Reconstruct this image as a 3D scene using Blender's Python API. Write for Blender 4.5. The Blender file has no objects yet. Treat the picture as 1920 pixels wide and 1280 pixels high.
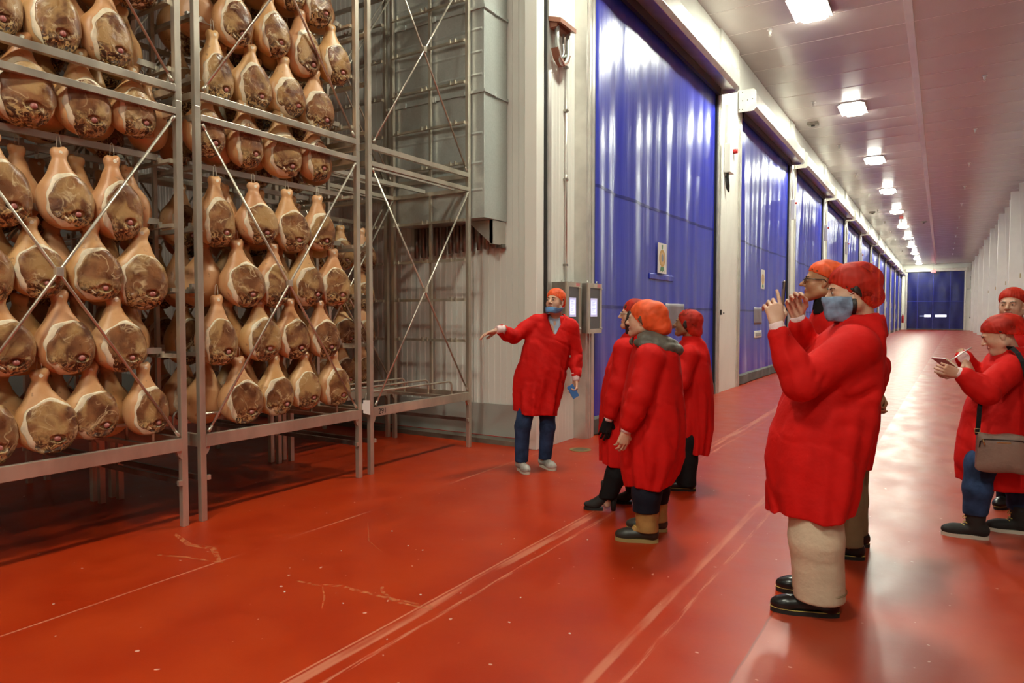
import bpy, bmesh, math, random
import numpy as np
import openvdb as vdb
from mathutils import Matrix, Vector

random.seed(7)
C = bpy.context.scene.collection
SC = bpy.context.scene
PI = math.pi

# ------------------------------------------------------------------ camera
YAW = math.radians(32.147)
cam_d = bpy.data.cameras.new('camera'); cam = bpy.data.objects.new('camera', cam_d); C.objects.link(cam)
cam_d.sensor_width = 36.0; cam_d.lens = 24.0; cam_d.clip_start = 0.05; cam_d.clip_end = 300
cam.location = (0, 0, 1.5)
cam.rotation_euler = (PI/2 - math.atan(48/1280.0), 0, YAW)
SC.camera = cam

# ------------------------------------------------------------------ world, exposure
w = bpy.data.worlds.new('world'); SC.world = w; w.use_nodes = True
w.node_tree.nodes['Background'].inputs[0].default_value = (0.9, 0.85, 0.8, 1)
w.node_tree.nodes['Background'].inputs[1].default_value = 0.02
SC.cycles.max_bounces = 8; SC.cycles.diffuse_bounces = 2; SC.cycles.glossy_bounces = 4; SC.cycles.transparent_max_bounces = 12
SC.view_settings.view_transform = 'Standard'; SC.view_settings.look = 'None'
SC.view_settings.gamma = 1.0; SC.view_settings.use_curve_mapping = False
SC.view_settings.exposure = EXPOSURE = 0.98
LAMP = 95.0          # emission strength of the ceiling lamps' diffusers
LAMP_X = -2.08
LAMPS = [-8.1, -1.0, 6.1] + [13.2 + 7.0*k for k in range(11)]
ROOM_LAMPS = [(1.5, -3.0)]       # further lamps of the big hall, above and behind the camera

# ------------------------------------------------------------------ materials
def nodes_of(m):
    m.use_nodes = True
    return m.node_tree, m.node_tree.nodes['Principled BSDF']

def mat(name, col, rough=0.5, metal=0.0, var=0.0, scale=8.0, bump=0.0, bscale=40.0, stretch=None,
        col2=None, coat=0.0, spec=None, emit=None, estr=0.0, alpha=None, trans=0.0, rvar=0.0, sheen=0.0, objrand=0.0):
    m = bpy.data.materials.new(name); nt, b = nodes_of(m)
    b.inputs['Base Color'].default_value = (*col, 1); b.inputs['Roughness'].default_value = rough
    b.inputs['Metallic'].default_value = metal
    if coat: b.inputs['Coat Weight'].default_value = coat; b.inputs['Coat Roughness'].default_value = 0.12
    if spec is not None: b.inputs['Specular IOR Level'].default_value = spec
    if sheen: b.inputs['Sheen Weight'].default_value = sheen
    if trans: b.inputs['Transmission Weight'].default_value = trans
    if alpha is not None: b.inputs['Alpha'].default_value = alpha
    if emit: b.inputs['Emission Color'].default_value = (*emit, 1); b.inputs['Emission Strength'].default_value = estr
    if var or bump or col2 or rvar:
        tc = nt.nodes.new('ShaderNodeTexCoord'); mp = nt.nodes.new('ShaderNodeMapping')
        nt.links.new(tc.outputs['Object'], mp.inputs['Vector'])
        if stretch: mp.inputs['Scale'].default_value = stretch
        n = nt.nodes.new('ShaderNodeTexNoise'); n.inputs['Scale'].default_value = scale; n.inputs['Detail'].default_value = 5
        nt.links.new(mp.outputs[0], n.inputs['Vector'])
        if var or col2:
            mx = nt.nodes.new('ShaderNodeMix'); mx.data_type = 'RGBA'
            c2 = col2 if col2 else tuple(min(1, c*(1+var)) for c in col)
            c1 = col if col2 else tuple(c*(1-var) for c in col)
            mx.inputs['A'].default_value = (*c1, 1); mx.inputs['B'].default_value = (*c2, 1)
            rp = nt.nodes.new('ShaderNodeMapRange'); rp.inputs['From Min'].default_value = 0.35; rp.inputs['From Max'].default_value = 0.65
            nt.links.new(n.outputs['Fac'], rp.inputs['Value']); nt.links.new(rp.outputs[0], mx.inputs['Factor'])
            nt.links.new(mx.outputs['Result'], b.inputs['Base Color'])
        if rvar:
            rr = nt.nodes.new('ShaderNodeMapRange'); rr.inputs['To Min'].default_value = rough-rvar; rr.inputs['To Max'].default_value = rough+rvar
            nt.links.new(n.outputs['Fac'], rr.inputs['Value']); nt.links.new(rr.outputs[0], b.inputs['Roughness'])
        if bump:
            n2 = nt.nodes.new('ShaderNodeTexNoise'); n2.inputs['Scale'].default_value = bscale; n2.inputs['Detail'].default_value = 4
            nt.links.new(mp.outputs[0], n2.inputs['Vector'])
            bp = nt.nodes.new('ShaderNodeBump'); bp.inputs['Strength'].default_value = bump; bp.inputs['Distance'].default_value = 0.01
            nt.links.new(n2.outputs['Fac'], bp.inputs['Height']); nt.links.new(bp.outputs[0], b.inputs['Normal'])
    return m

M = {}
M['steel'] = mat('stainless_steel', (0.62, 0.56, 0.46), 0.36, 0.75, var=0.14, scale=6, rvar=0.12, stretch=(1, 1, .4))
M['steel_dark'] = mat('steel_dark', (0.30, 0.27, 0.24), 0.4, 0.9, var=0.2, scale=6, rvar=0.1)
M['galv'] = mat('galvanised_sheet', (0.56, 0.59, 0.56), 0.30, 0.45, col2=(0.62, 0.65, 0.62), scale=60, rvar=0.05)
M['galv_kick'] = mat('galvanised_kick_plate', (0.58, 0.59, 0.54), 0.38, 0.35, var=0.03, scale=3, rvar=0.02)
M['alu'] = mat('aluminium_frame', (0.66, 0.63, 0.58), 0.32, 0.7, var=0.08, scale=5)
M['white_wall'] = mat('white_insulated_panel', (0.86, 0.85, 0.78), 0.42, var=0.03, scale=1.2, spec=0.4)
M['white_matt'] = mat('white_sheet', (0.82, 0.79, 0.75), 0.55, var=0.03, scale=2)
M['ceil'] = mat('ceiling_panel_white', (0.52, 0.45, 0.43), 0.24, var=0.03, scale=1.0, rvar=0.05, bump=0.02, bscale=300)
M['black'] = mat('black_rubber', (0.012, 0.011, 0.011), 0.55)
M['grey_hem'] = mat('grey_rubber_hem', (0.11, 0.115, 0.11), 0.6, var=0.2, scale=4)
M['lamp'] = mat('lamp_diffuser', (1, 1, 1), 0.4, emit=(0.97, 1.0, 0.83), estr=LAMP)
M['lampcase'] = mat('lamp_housing', (0.85, 0.83, 0.8), 0.4)
M['screen'] = mat('lit_screen', (0.1, 0.1, 0.2), 0.3, emit=(0.50, 0.50, 0.95), estr=1.0)
M['screen_soft'] = mat('lit_screen_edge', (0.35, 0.33, 0.42), 0.3, emit=(0.45, 0.42, 0.62), estr=0.45)
M['glass'] = mat('smoked_window', (0.10, 0.095, 0.095), 0.18, 0.0)
M['red'] = mat('red_plastic', (0.62, 0.03, 0.03), 0.4)
M['brown'] = mat('brown_painted_box', (0.30, 0.12, 0.07), 0.5)
M['paper'] = mat('paper', (0.85, 0.83, 0.78), 0.7)
M['grey_text'] = mat('grey_print', (0.35, 0.35, 0.36), 0.7)
M['patch'] = mat('clear_vinyl_patch', (0.24, 0.215, 0.24), 0.5, var=0.08, scale=6)
M['exit'] = mat('lit_exit_sign', (0.7, 0.1, 0.1), 0.4, emit=(1.0, 0.12, 0.14), estr=1.1)
M['white_plastic'] = mat('white_plastic', (0.8, 0.78, 0.76), 0.4)

def vinyl():
    m = bpy.data.materials.new('blue_vinyl'); nt, b = nodes_of(m)
    b.inputs['Base Color'].default_value = (0.012, 0.022, 0.42, 1)
    b.inputs['Roughness'].default_value = 0.285
    b.inputs['Specular IOR Level'].default_value = 0.7
    tc = nt.nodes.new('ShaderNodeTexCoord'); mp = nt.nodes.new('ShaderNodeMapping')
    mp.inputs['Scale'].default_value = (1, 1, 0.06)
    nt.links.new(tc.outputs['Object'], mp.inputs['Vector'])
    n = nt.nodes.new('ShaderNodeTexNoise'); n.inputs['Scale'].default_value = 9; n.inputs['Detail'].default_value = 3
    nt.links.new(mp.outputs[0], n.inputs['Vector'])
    bp = nt.nodes.new('ShaderNodeBump'); bp.inputs['Strength'].default_value = 0.35; bp.inputs['Distance'].default_value = 0.02
    nt.links.new(n.outputs['Fac'], bp.inputs['Height'])
    n2 = nt.nodes.new('ShaderNodeTexNoise'); n2.inputs['Scale'].default_value = 25; n2.inputs['Detail'].default_value = 6
    nt.links.new(tc.outputs['Object'], n2.inputs['Vector'])
    b2 = nt.nodes.new('ShaderNodeBump'); b2.inputs['Strength'].default_value = 0.06; b2.inputs['Distance'].default_value = 0.01
    nt.links.new(n2.outputs['Fac'], b2.inputs['Height']); nt.links.new(bp.outputs[0], b2.inputs['Normal'])
    nt.links.new(b2.outputs[0], b.inputs['Normal'])
    mx = nt.nodes.new('ShaderNodeMix'); mx.data_type = 'RGBA'
    mx.inputs['A'].default_value = (0.016, 0.026, 0.42, 1); mx.inputs['B'].default_value = (0.04, 0.06, 0.60, 1)
    nt.links.new(n.outputs['Fac'], mx.inputs['Factor']); nt.links.new(mx.outputs['Result'], b.inputs['Base Color'])
    return m
M['vinyl'] = vinyl()
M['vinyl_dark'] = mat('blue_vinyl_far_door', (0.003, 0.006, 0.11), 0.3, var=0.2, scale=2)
M['vinyl_seam'] = mat('blue_vinyl_seam', (0.008, 0.012, 0.24), 0.35)

def floor_mat():
    m = bpy.data.materials.new('red_epoxy_floor'); nt, b = nodes_of(m)
    N = nt.nodes.new; L = nt.links.new
    tc = N('ShaderNodeTexCoord'); sep = N('ShaderNodeSeparateXYZ'); L(tc.outputs['Object'], sep.inputs[0])
    def noise(scale, detail=4, st=None, dist=0.0):
        mp = N('ShaderNodeMapping'); L(tc.outputs['Object'], mp.inputs['Vector'])
        if st: mp.inputs['Scale'].default_value = st
        n = N('ShaderNodeTexNoise'); n.inputs['Scale'].default_value = scale; n.inputs['Detail'].default_value = detail
        n.inputs['Distortion'].default_value = dist
        L(mp.outputs[0], n.inputs['Vector']); return n.outputs['Fac']
    def mr(v, a, b_, c=0.0, d=1.0, smooth=True):
        r = N('ShaderNodeMapRange'); r.inputs['From Min'].default_value = a; r.inputs['From Max'].default_value = b_
        r.inputs['To Min'].default_value = c; r.inputs['To Max'].default_value = d
        if smooth: r.interpolation_type = 'SMOOTHSTEP'
        L(v, r.inputs['Value']); return r.outputs[0]
    def mth(op, a, b_=None, v=None):
        r = N('ShaderNodeMath'); r.operation = op; L(a, r.inputs[0])
        if b_ is not None: L(b_, r.inputs[1])
        if v is not None: r.inputs[1].default_value = v
        return r.outputs[0]
    def mix(f, A, B):
        x = N('ShaderNodeMix'); x.data_type = 'RGBA'; L(f, x.inputs['Factor'])
        if isinstance(A, tuple): x.inputs['A'].default_value = (*A, 1)
        else: L(A, x.inputs['A'])
        if isinstance(B, tuple): x.inputs['B'].default_value = (*B, 1)
        else: L(B, x.inputs['B'])
        return x.outputs['Result']
    X, Y = sep.outputs['X'], sep.outputs['Y']
    base = mix(mr(noise(2.5, 8), .3, .7), (0.35, 0.021, 0.002), (0.41, 0.033, 0.004))
    # tyre and drag tracks running along the corridor
    wob = mr(noise(0.35, 2), 0, 1, -.03, .03)
    Xw = mth('ADD', X, wob)
    def line(x0, wd):
        d = mth('ABSOLUTE', mth('SUBTRACT', Xw, v=x0)); return mr(d, wd*.55, wd, 1, 0)
    brk = mr(noise(5, 6, (3, .35, 1)), .36, .62)
    brk2 = mr(noise(16, 6, (5, .3, 1)), .42, .60)
    l1 = mth('MULTIPLY', line(-2.20, .035), brk); l2 = mth('MULTIPLY', line(-2.10, .016), brk2)
    l3 = mth('MULTIPLY', line(-1.20, .030), brk); l4 = mth('MULTIPLY', line(-1.08, .014), brk2)
    l5 = mth('MULTIPLY', line(-3.70, .009), brk); l6 = line(-2.245, .008)
    tr = mth('MAXIMUM', mth('MAXIMUM', l1, mth('MAXIMUM', l2, l6)), mth('MAXIMUM', mth('MULTIPLY', l3, v=.8), mth('MAXIMUM', mth('MULTIPLY', l4, v=.7), l5)))
    c = mix(mth('MULTIPLY', tr, v=.42), base, (0.75, 0.33, 0.20))
    # specks
    sp = mr(noise(22, 1), .76, .79)
    c = mix(mth('MULTIPLY', sp, v=.55), c, (0.85, 0.55, 0.45))
    # worn corridor zone to the right of the joint at x=-0.72
    Xz = mth('SUBTRACT', X, mth('MULTIPLY', Y, v=.0158))
    zone = mr(Xz, -.757, -.737, 0, 1)
    worn = mth('MULTIPLY', zone, mr(noise(1.6, 5, (1, .5, 1)), .34, .70))
    c = mix(mth('MULTIPLY', worn, v=.22), c, (0.50, 0.22, 0.14))
    blot = mth('MULTIPLY', zone, mr(noise(.8, 3), .50, .72))
    c = mix(mth('MULTIPLY', blot, v=.30), c, (0.33, 0.10, 0.05))
    seam = mr(mth('ABSOLUTE', mth('SUBTRACT', mth('ADD', Xz, mr(noise(6, 3), 0, 1, -.006, .006)), v=-.747)), .003, .007, 1, 0)
    c = mix(mth('MULTIPLY', seam, v=.6), c, (0.20, 0.04, 0.02))
    L(c, b.inputs['Base Color'])
    # gloss
    r1 = mr(noise(5, 6), .3, .7, .32, .38); r2 = mr(noise(3.5, 6, (1, .5, 1)), .3, .7, .29, .40)
    mm = N('ShaderNodeMix'); L(zone, mm.inputs['Factor']); L(r1, mm.inputs['A']); L(r2, mm.inputs['B'])
    L(mth('ADD', mm.outputs[0], mth('MULTIPLY', tr, v=.12)), b.inputs['Roughness'])
    sm_ = N('ShaderNodeMix'); L(zone, sm_.inputs['Factor']); sm_.inputs['A'].default_value = .25; sm_.inputs['B'].default_value = .6; L(sm_.outputs[0], b.inputs['Specular IOR Level'])
    n3 = noise(260, 2); n4 = noise(7, 4)
    b1 = N('ShaderNodeBump'); b1.inputs['Strength'].default_value = .06; b1.inputs['Distance'].default_value = .004; L(n3, b1.inputs['Height'])
    b2 = N('ShaderNodeBump'); b2.inputs['Strength'].default_value = .05; b2.inputs['Distance'].default_value = .02; L(n4, b2.inputs['Height'])
    L(b1.outputs[0], b2.inputs['Normal']); L(b2.outputs[0], b.inputs['Normal'])
    return m
M['floor'] = floor_mat()

# ------------------------------------------------------------------ mesh helpers
class MB:
    """collects boxes, bars, tubes and grids; build() links them as ONE mesh object"""
    def __init__(s): s.v = []; s.f = []; s.sm = []
    def add(s, vs, fs, smooth=False):
        o = len(s.v); s.v += [tuple(map(float, p)) for p in vs]; s.f += [tuple(i+o for i in f) for f in fs]; s.sm += [smooth]*len(fs)
        return s
    def box(s, x0, x1, y0, y1, z0, z1):
        return s.add([(x0,y0,z0),(x1,y0,z0),(x1,y1,z0),(x0,y1,z0),(x0,y0,z1),(x1,y0,z1),(x1,y1,z1),(x0,y1,z1)],
              [(0,3,2,1),(4,5,6,7),(0,1,5,4),(1,2,6,5),(2,3,7,6),(3,0,4,7)])
    def obox(s, c, ax, ay, az):
        c, ax, ay, az = map(np.array, (c, ax, ay, az))
        vs = [c+sx*ax+sy*ay+sz*az for sz in (-1,1) for sx, sy in ((-1,-1),(1,-1),(1,1),(-1,1))]
        return s.add(vs, [(0,3,2,1),(4,5,6,7),(0,1,5,4),(1,2,6,5),(2,3,7,6),(3,0,4,7)])
    def tube(s, pts, r, n=10, caps=True):
        pts = [np.array(p, float) for p in pts]; m = len(pts); rs = r if hasattr(r, '__len__') else [r]*m
        vs = []; t0 = pts[1]-pts[0]; t0 /= np.linalg.norm(t0)
        u = np.cross(t0, (0,0,1.0)); u = np.cross(t0, (0,1.0,0)) if np.linalg.norm(u) < .1 else u; u /= np.linalg.norm(u)
        for i, p in enumerate(pts):
            t = pts[min(i+1, m-1)]-pts[max(i-1, 0)]; t = t/np.linalg.norm(t)
            u = u-t*(u@t); u /= np.linalg.norm(u); w_ = np.cross(t, u)
            for k in range(n):
                a = 2*PI*k/n; vs.append(p+rs[i]*(u*math.cos(a)+w_*math.sin(a)))
        fs = [(i*n+k, i*n+(k+1)%n, (i+1)*n+(k+1)%n, (i+1)*n+k) for i in range(m-1) for k in range(n)]
        s.add(vs, fs, True)
        if caps:
            o = len(s.v)-m*n
            s.f += [tuple(o+k for k in range(n))[::-1], tuple(o+(m-1)*n+k for k in range(n))]; s.sm += [False]*2
        return s
    def disc(s, c, nrm, r, n=20, h=0.002, ry=None):
        c = np.array(c, float); nrm = np.array(nrm, float)/np.linalg.norm(nrm)
        return s.tube([c, c+nrm*h], r, n)
    def grid(s, P, smooth=True, flip=False):
        a, b_ = P.shape[:2]; vs = P.reshape(-1, 3).tolist()
        fs = [(i*b_+j, (i+1)*b_+j, (i+1)*b_+j+1, i*b_+j+1) for i in range(a-1) for j in range(b_-1)]
        if flip: fs = [f[::-1] for f in fs]
        return s.add(vs, fs, smooth)
    def prism(s, pts, axis, a, b_):
        """polygon extruded along an axis (0,1,2) from a to b_"""
        n = len(pts)
        def mk(p, t): q = list(p); q.insert(axis, t); return tuple(q)
        vs = [mk(p, a) for p in pts]+[mk(p, b_) for p in pts]
        fs = [tuple(range(n))[::-1], tuple(range(n, 2*n))]+[(i, (i+1)%n, n+(i+1)%n, n+i) for i in range(n)]
        return s.add(vs, fs)
    def mesh(s, name, m, fix=True):
        me = bpy.data.meshes.new(name); me.from_pydata(s.v, [], s.f); me.polygons.foreach_set('use_smooth', s.sm)
        if fix:
            bm = bmesh.new(); bm.from_mesh(me); bmesh.ops.recalc_face_normals(bm, faces=bm.faces); bm.to_mesh(me); bm.free()
        me.materials.append(m); me.update(); return me
    def build(s, name, m, parent=None, loc=None, fix=True, bevel=0):
        o = bpy.data.objects.new(name, s.mesh(name, m, fix)); C.objects.link(o)
        if parent is not None: o.parent = parent
        if loc is not None: o.location = loc
        if bevel:
            bv = o.modifiers.new('bevel', 'BEVEL'); bv.width = bevel; bv.segments = 2; bv.limit_method = 'ANGLE'
        return o

def tag(o, label=None, cat=None, group=None, kind=None):
    if label: o['label'] = label
    if cat: o['category'] = cat
    if group: o['group'] = group
    if kind: o['kind'] = kind
    return o

def empty(name, loc=(0,0,0), rz=0, label=None, cat=None, group=None, kind=None, parent=None):
    o = bpy.data.objects.new(name, None); C.objects.link(o); o.empty_display_size = .1
    o.location = loc; o.rotation_euler = (0, 0, rz)
    if parent is not None: o.parent = parent
    return tag(o, label, cat, group, kind)

def copy_tree(o, parent=None):
    c = o.copy(); C.objects.link(c)
    if parent is not None: c.parent = parent
    for ch in [x for x in o.children]: copy_tree(ch, c)
    return c

def text_mesh(txt, size, m, name, parent, mw, ext=0.0008):
    cu = bpy.data.curves.new('txt', 'FONT'); cu.body = txt; cu.size = size; cu.extrude = ext
    cu.align_x = 'CENTER'; cu.align_y = 'CENTER'
    t = bpy.data.objects.new('txt', cu); C.objects.link(t)
    bpy.context.view_layer.update()
    me = bpy.data.meshes.new_from_object(t); bpy.data.objects.remove(t)
    me.materials.clear(); me.materials.append(m); me.transform(mw)
    o = bpy.data.objects.new(name, me); C.objects.link(o)
    if parent is not None: o.parent = parent
    return o
ORD = ['first','second','third','fourth','fifth','sixth','seventh','eighth','ninth','tenth','eleventh','twelfth','thirteenth','fourteenth','fifteenth']

# ================================================================== THE SETTING
CZ = 7.0; FARY = 85.5
tag(MB().box(-13, 3.45, -10, FARY, -0.1, 0).build('floor', M['floor']), kind='structure')

def scuff_mat():
    m = bpy.data.materials.new('chalky_scuff'); nt, b = nodes_of(m); b.inputs['Base Color'].default_value = (.80, .26, .09, 1); b.inputs['Roughness'].default_value = .7
    tc = nt.nodes.new('ShaderNodeTexCoord'); n = nt.nodes.new('ShaderNodeTexNoise'); n.inputs['Scale'].default_value = 30; n.inputs['Detail'].default_value = 5
    r = nt.nodes.new('ShaderNodeMapRange'); r.inputs['From Min'].default_value = .42; r.inputs['From Max'].default_value = .66; r.inputs['To Max'].default_value = .6
    nt.links.new(tc.outputs['Object'], n.inputs['Vector']); nt.links.new(n.outputs['Fac'], r.inputs['Value']); nt.links.new(r.outputs[0], b.inputs['Alpha']); return m
M['scuff'] = scuff_mat(); flo = bpy.data.objects['floor']
for pts, wd in ((((-4.44,2.70),(-4.15,2.62),(-3.95,2.66),(-3.71,2.54)), .022), (((-4.14,2.40),(-3.95,2.47),(-3.66,2.54)), .012), (((-3.06,2.58),(-2.92,2.60),(-2.80,2.66),(-2.72,2.66),(-2.45,2.68),(-2.14,2.73)), .014),
                (((-2.62,2.80),(-2.55,2.73),(-2.42,2.66),(-2.17,2.69)), .012), (((-2.9,2.62),(-2.75,2.5),(-2.66,2.40)), .005), (((-3.5,3.6),(-3.2,3.3),(-3.0,3.2)), .004), (((-1.6,1.9),(-1.45,2.2)), .006)):
    P_ = []
    pts = [np.array(q) for q in pts]; fine = [pts[i]+(pts[i+1]-pts[i])*f_ for i in range(len(pts)-1) for f_ in np.linspace(0, 1, 5)[:-1]]+[pts[-1]]
    for i, q in enumerate(fine):
        t_ = fine[min(i+1, len(fine)-1)]-fine[max(i-1, 0)]; t_ = t_/np.linalg.norm(t_); nn_ = np.array((-t_[1], t_[0])); w_ = wd*(.5+.5*math.sin(PI*i/(len(fine)-1)))
        P_.append([(*(q-nn_*w_), .0012), (*(q+nn_*w_), .0012)])
    MB().grid(np.array(P_), smooth=False).build('scuff_mark', M['scuff'], flo)
# crumbs of paint and grit
for k in range(16):
    x_, y_ = random.uniform(-3.3, -1.2), random.uniform(2.2, 4.2); MB().box(x_, x_+random.uniform(.004, .012), y_, y_+random.uniform(.004, .010), 0, .003).build('paint_chip', M['paper'], flo)

# ceiling: slab with separate panels under it, joints left open
ceil = tag(MB().box(-13, 3.45, -10, FARY, CZ+.02, CZ+.12).build('ceiling', M['white_matt']), kind='structure')
pm = {}
for (x0, x1) in ((-3.80, -0.62), (-0.61, 3.45)):
    pj = globals().setdefault('pj', {}); pj[x0] = MB().box(x0, x1, -.005, .005, -.0015, .03).mesh('joint_strip', mat('joint_sealant', (.80,.72,.68), .3))
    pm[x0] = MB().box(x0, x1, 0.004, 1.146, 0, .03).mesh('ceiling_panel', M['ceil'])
y = -9.2
while y < FARY-1.2:
    for x0 in pm:
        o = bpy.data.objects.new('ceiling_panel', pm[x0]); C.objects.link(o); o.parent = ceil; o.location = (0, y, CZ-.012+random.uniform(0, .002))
        if y > 8: o = bpy.data.objects.new('joint_strip', pj[x0]); C.objects.link(o); o.parent = ceil; o.location = (0, y, CZ-.012)
    y += 1.15
MB().box(-13, -3.81, -10, FARY, CZ-.012, CZ+.02).build('ceiling_panel', mat('dark_ceiling', (.16,.14,.12), .7), ceil)  # hall side of the ceiling, out of view; coloured dark to cut bounced light
tag(MB().box(-.67, -.54, -9.5, FARY-.1, CZ-.05, CZ-.013).build('trim_1', M['white_matt']), kind='structure')

# perpendicular wall of the drying room (faces the camera) : ribbed panels
WY = 6.84
wb = tag(MB().box(-13, -3.95, WY+.03, WY+.2, 0, CZ).build('wall_back', M['white_wall']), kind='structure')
def rib_profile(x0, x1):
    pts = []; x = x0+.004
    while x < x1-.06:
        pts += [(x, 0), (x+.030, 0), (x+.036, -.009), (x+.054, -.009), (x+.060, 0)]; x += .085
    return [p for p in pts if p[0] < x1-.004]+[(x1-.004, 0)]
prof = rib_profile(0, .90)
P = np.array([[(px, py, z) for px, py in prof] for z in (0.44, CZ-.02)])
bkp = MB().grid(P, smooth=False).add([(0.004,.03,.44),(.896,.03,.44),(.896,.03,CZ-.02),(.004,.03,CZ-.02)], [(0,1,2,3)]).mesh('wall_panel', M['white_wall'])
for i in range(10):
    o = bpy.data.objects.new('wall_panel', bkp); C.objects.link(o); o.parent = wb; o.location = (-3.96-.9*(i+1), WY, 0)
kick = tag(MB().prism([(WY-.012, .44), (WY-.02, .44), (WY-.05, .055), (WY-.012, .055)], 0, -13, -3.97).build('baseboard_back', M['galv_kick']), kind='structure')
tag(MB().box(-13, -3.97, WY-.24, WY+.02, 0, .055).build('trim_2', mat('curb_grey', (.16,.13,.10), .5, var=.2, scale=4)), kind='structure')
tag(MB().box(-13, -3.97, WY-.052, WY-.045, .053, .062).build('trim_3', M['red']), kind='structure')
# corner post
tag(MB().box(-3.96, -3.80, 6.56, 6.72, 0, CZ).build('trim_4', M['white_wall'], bevel=.008), kind='structure')
tag(MB().box(-3.93, -3.80, 6.722, 6.79, 0, CZ).build('trim_5', M['black']), kind='structure')
tag(MB().box(-3.95, -3.785, 6.79, 6.86, 0, CZ).build('trim_6', M['alu']), kind='structure')

# corridor left wall and its ribbed facing between the doors
wl = tag(MB().box(-4.0, -3.86, 6.86, FARY, 0, CZ).build('wall_left', M['white_wall']), kind='structure')
def facing(y0, y1, x=-3.80, z1=CZ, par=wl):
    pr = [(y0, 0)]; yy = y0+.05
    while yy < y1-.05:
        pr += [(yy, 0), (yy+.006, -.004), (yy+.014, -.004), (yy+.02, 0)]; yy += .075
    pr.append((y1, 0))
    P = np.array([[(x+d, a, z) for a, d in pr] for z in (.0, z1)])
    return MB().grid(P, smooth=False).add([(x-.055,y0,0),(x-.055,y1,0),(x-.055,y1,z1),(x-.055,y0,z1)], [(0,1,2,3)]).add(
        [(x,y0,0),(x-.055,y0,0),(x-.055,y0,z1),(x,y0,z1),(x,y1,0),(x-.055,y1,0),(x-.055,y1,z1),(x,y1,z1)], [(0,1,2,3),(4,5,6,7)]).build('wall_panel', M['white_wall'], par)
facing(6.865, 7.18); facing(7.185, 7.47)

DOORS = [(7.72, 13.15)] + [(14.92+6.4*k, 14.92+6.4*k+5.45) for k in range(11)]
DOORS = [d for d in DOORS if d[1] < FARY-.4]
def curtain_x(y, z, y0, y1, seed):
    """slack vinyl: vertical folds that fan out from the corners"""
    t = (y-y0)/(y1-y0); h = z/5.75
    rs = np.random.RandomState(seed); x = 0
    for k in range(7):
        fr = rs.uniform(3.0, 13.0); ph = rs.uniform(0, 6.28); lean = rs.uniform(-.10, .10)
        x = x+rs.uniform(.4, 1.0)*np.sin(2*PI*fr*(t+lean*(h-.5)*(t-.5)*2)+ph)/fr**.75
    amp = .040*(np.sin(np.clip(1-h, 0, 1)*PI*.75)**.6)+.003
    edge = np.clip(np.minimum(t, 1-t)/.03, 0, 1)
    x = x*amp*edge + .05*np.sin(PI*t)*np.sin(PI*h)*(-1)
    return x
def on_curtain(i, ya, yb, za, zb, off, origin, nm, m_, parent):
    """thin sheet lying on the slack curtain"""
    y0, y1 = DOORS[i]; Y, Z = np.meshgrid(np.linspace(ya, yb, 26), np.linspace(za, zb, 8), indexing='ij')
    X = -3.70+curtain_x(Y, Z, y0, y1, 11+i)+off
    P = np.stack([X, Y, Z], -1)-np.array(origin); o = MB().grid(P).build(nm, m_, parent, fix=False)
    sd = o.modifiers.new('thick', 'SOLIDIFY'); sd.thickness = .003; return o
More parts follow.
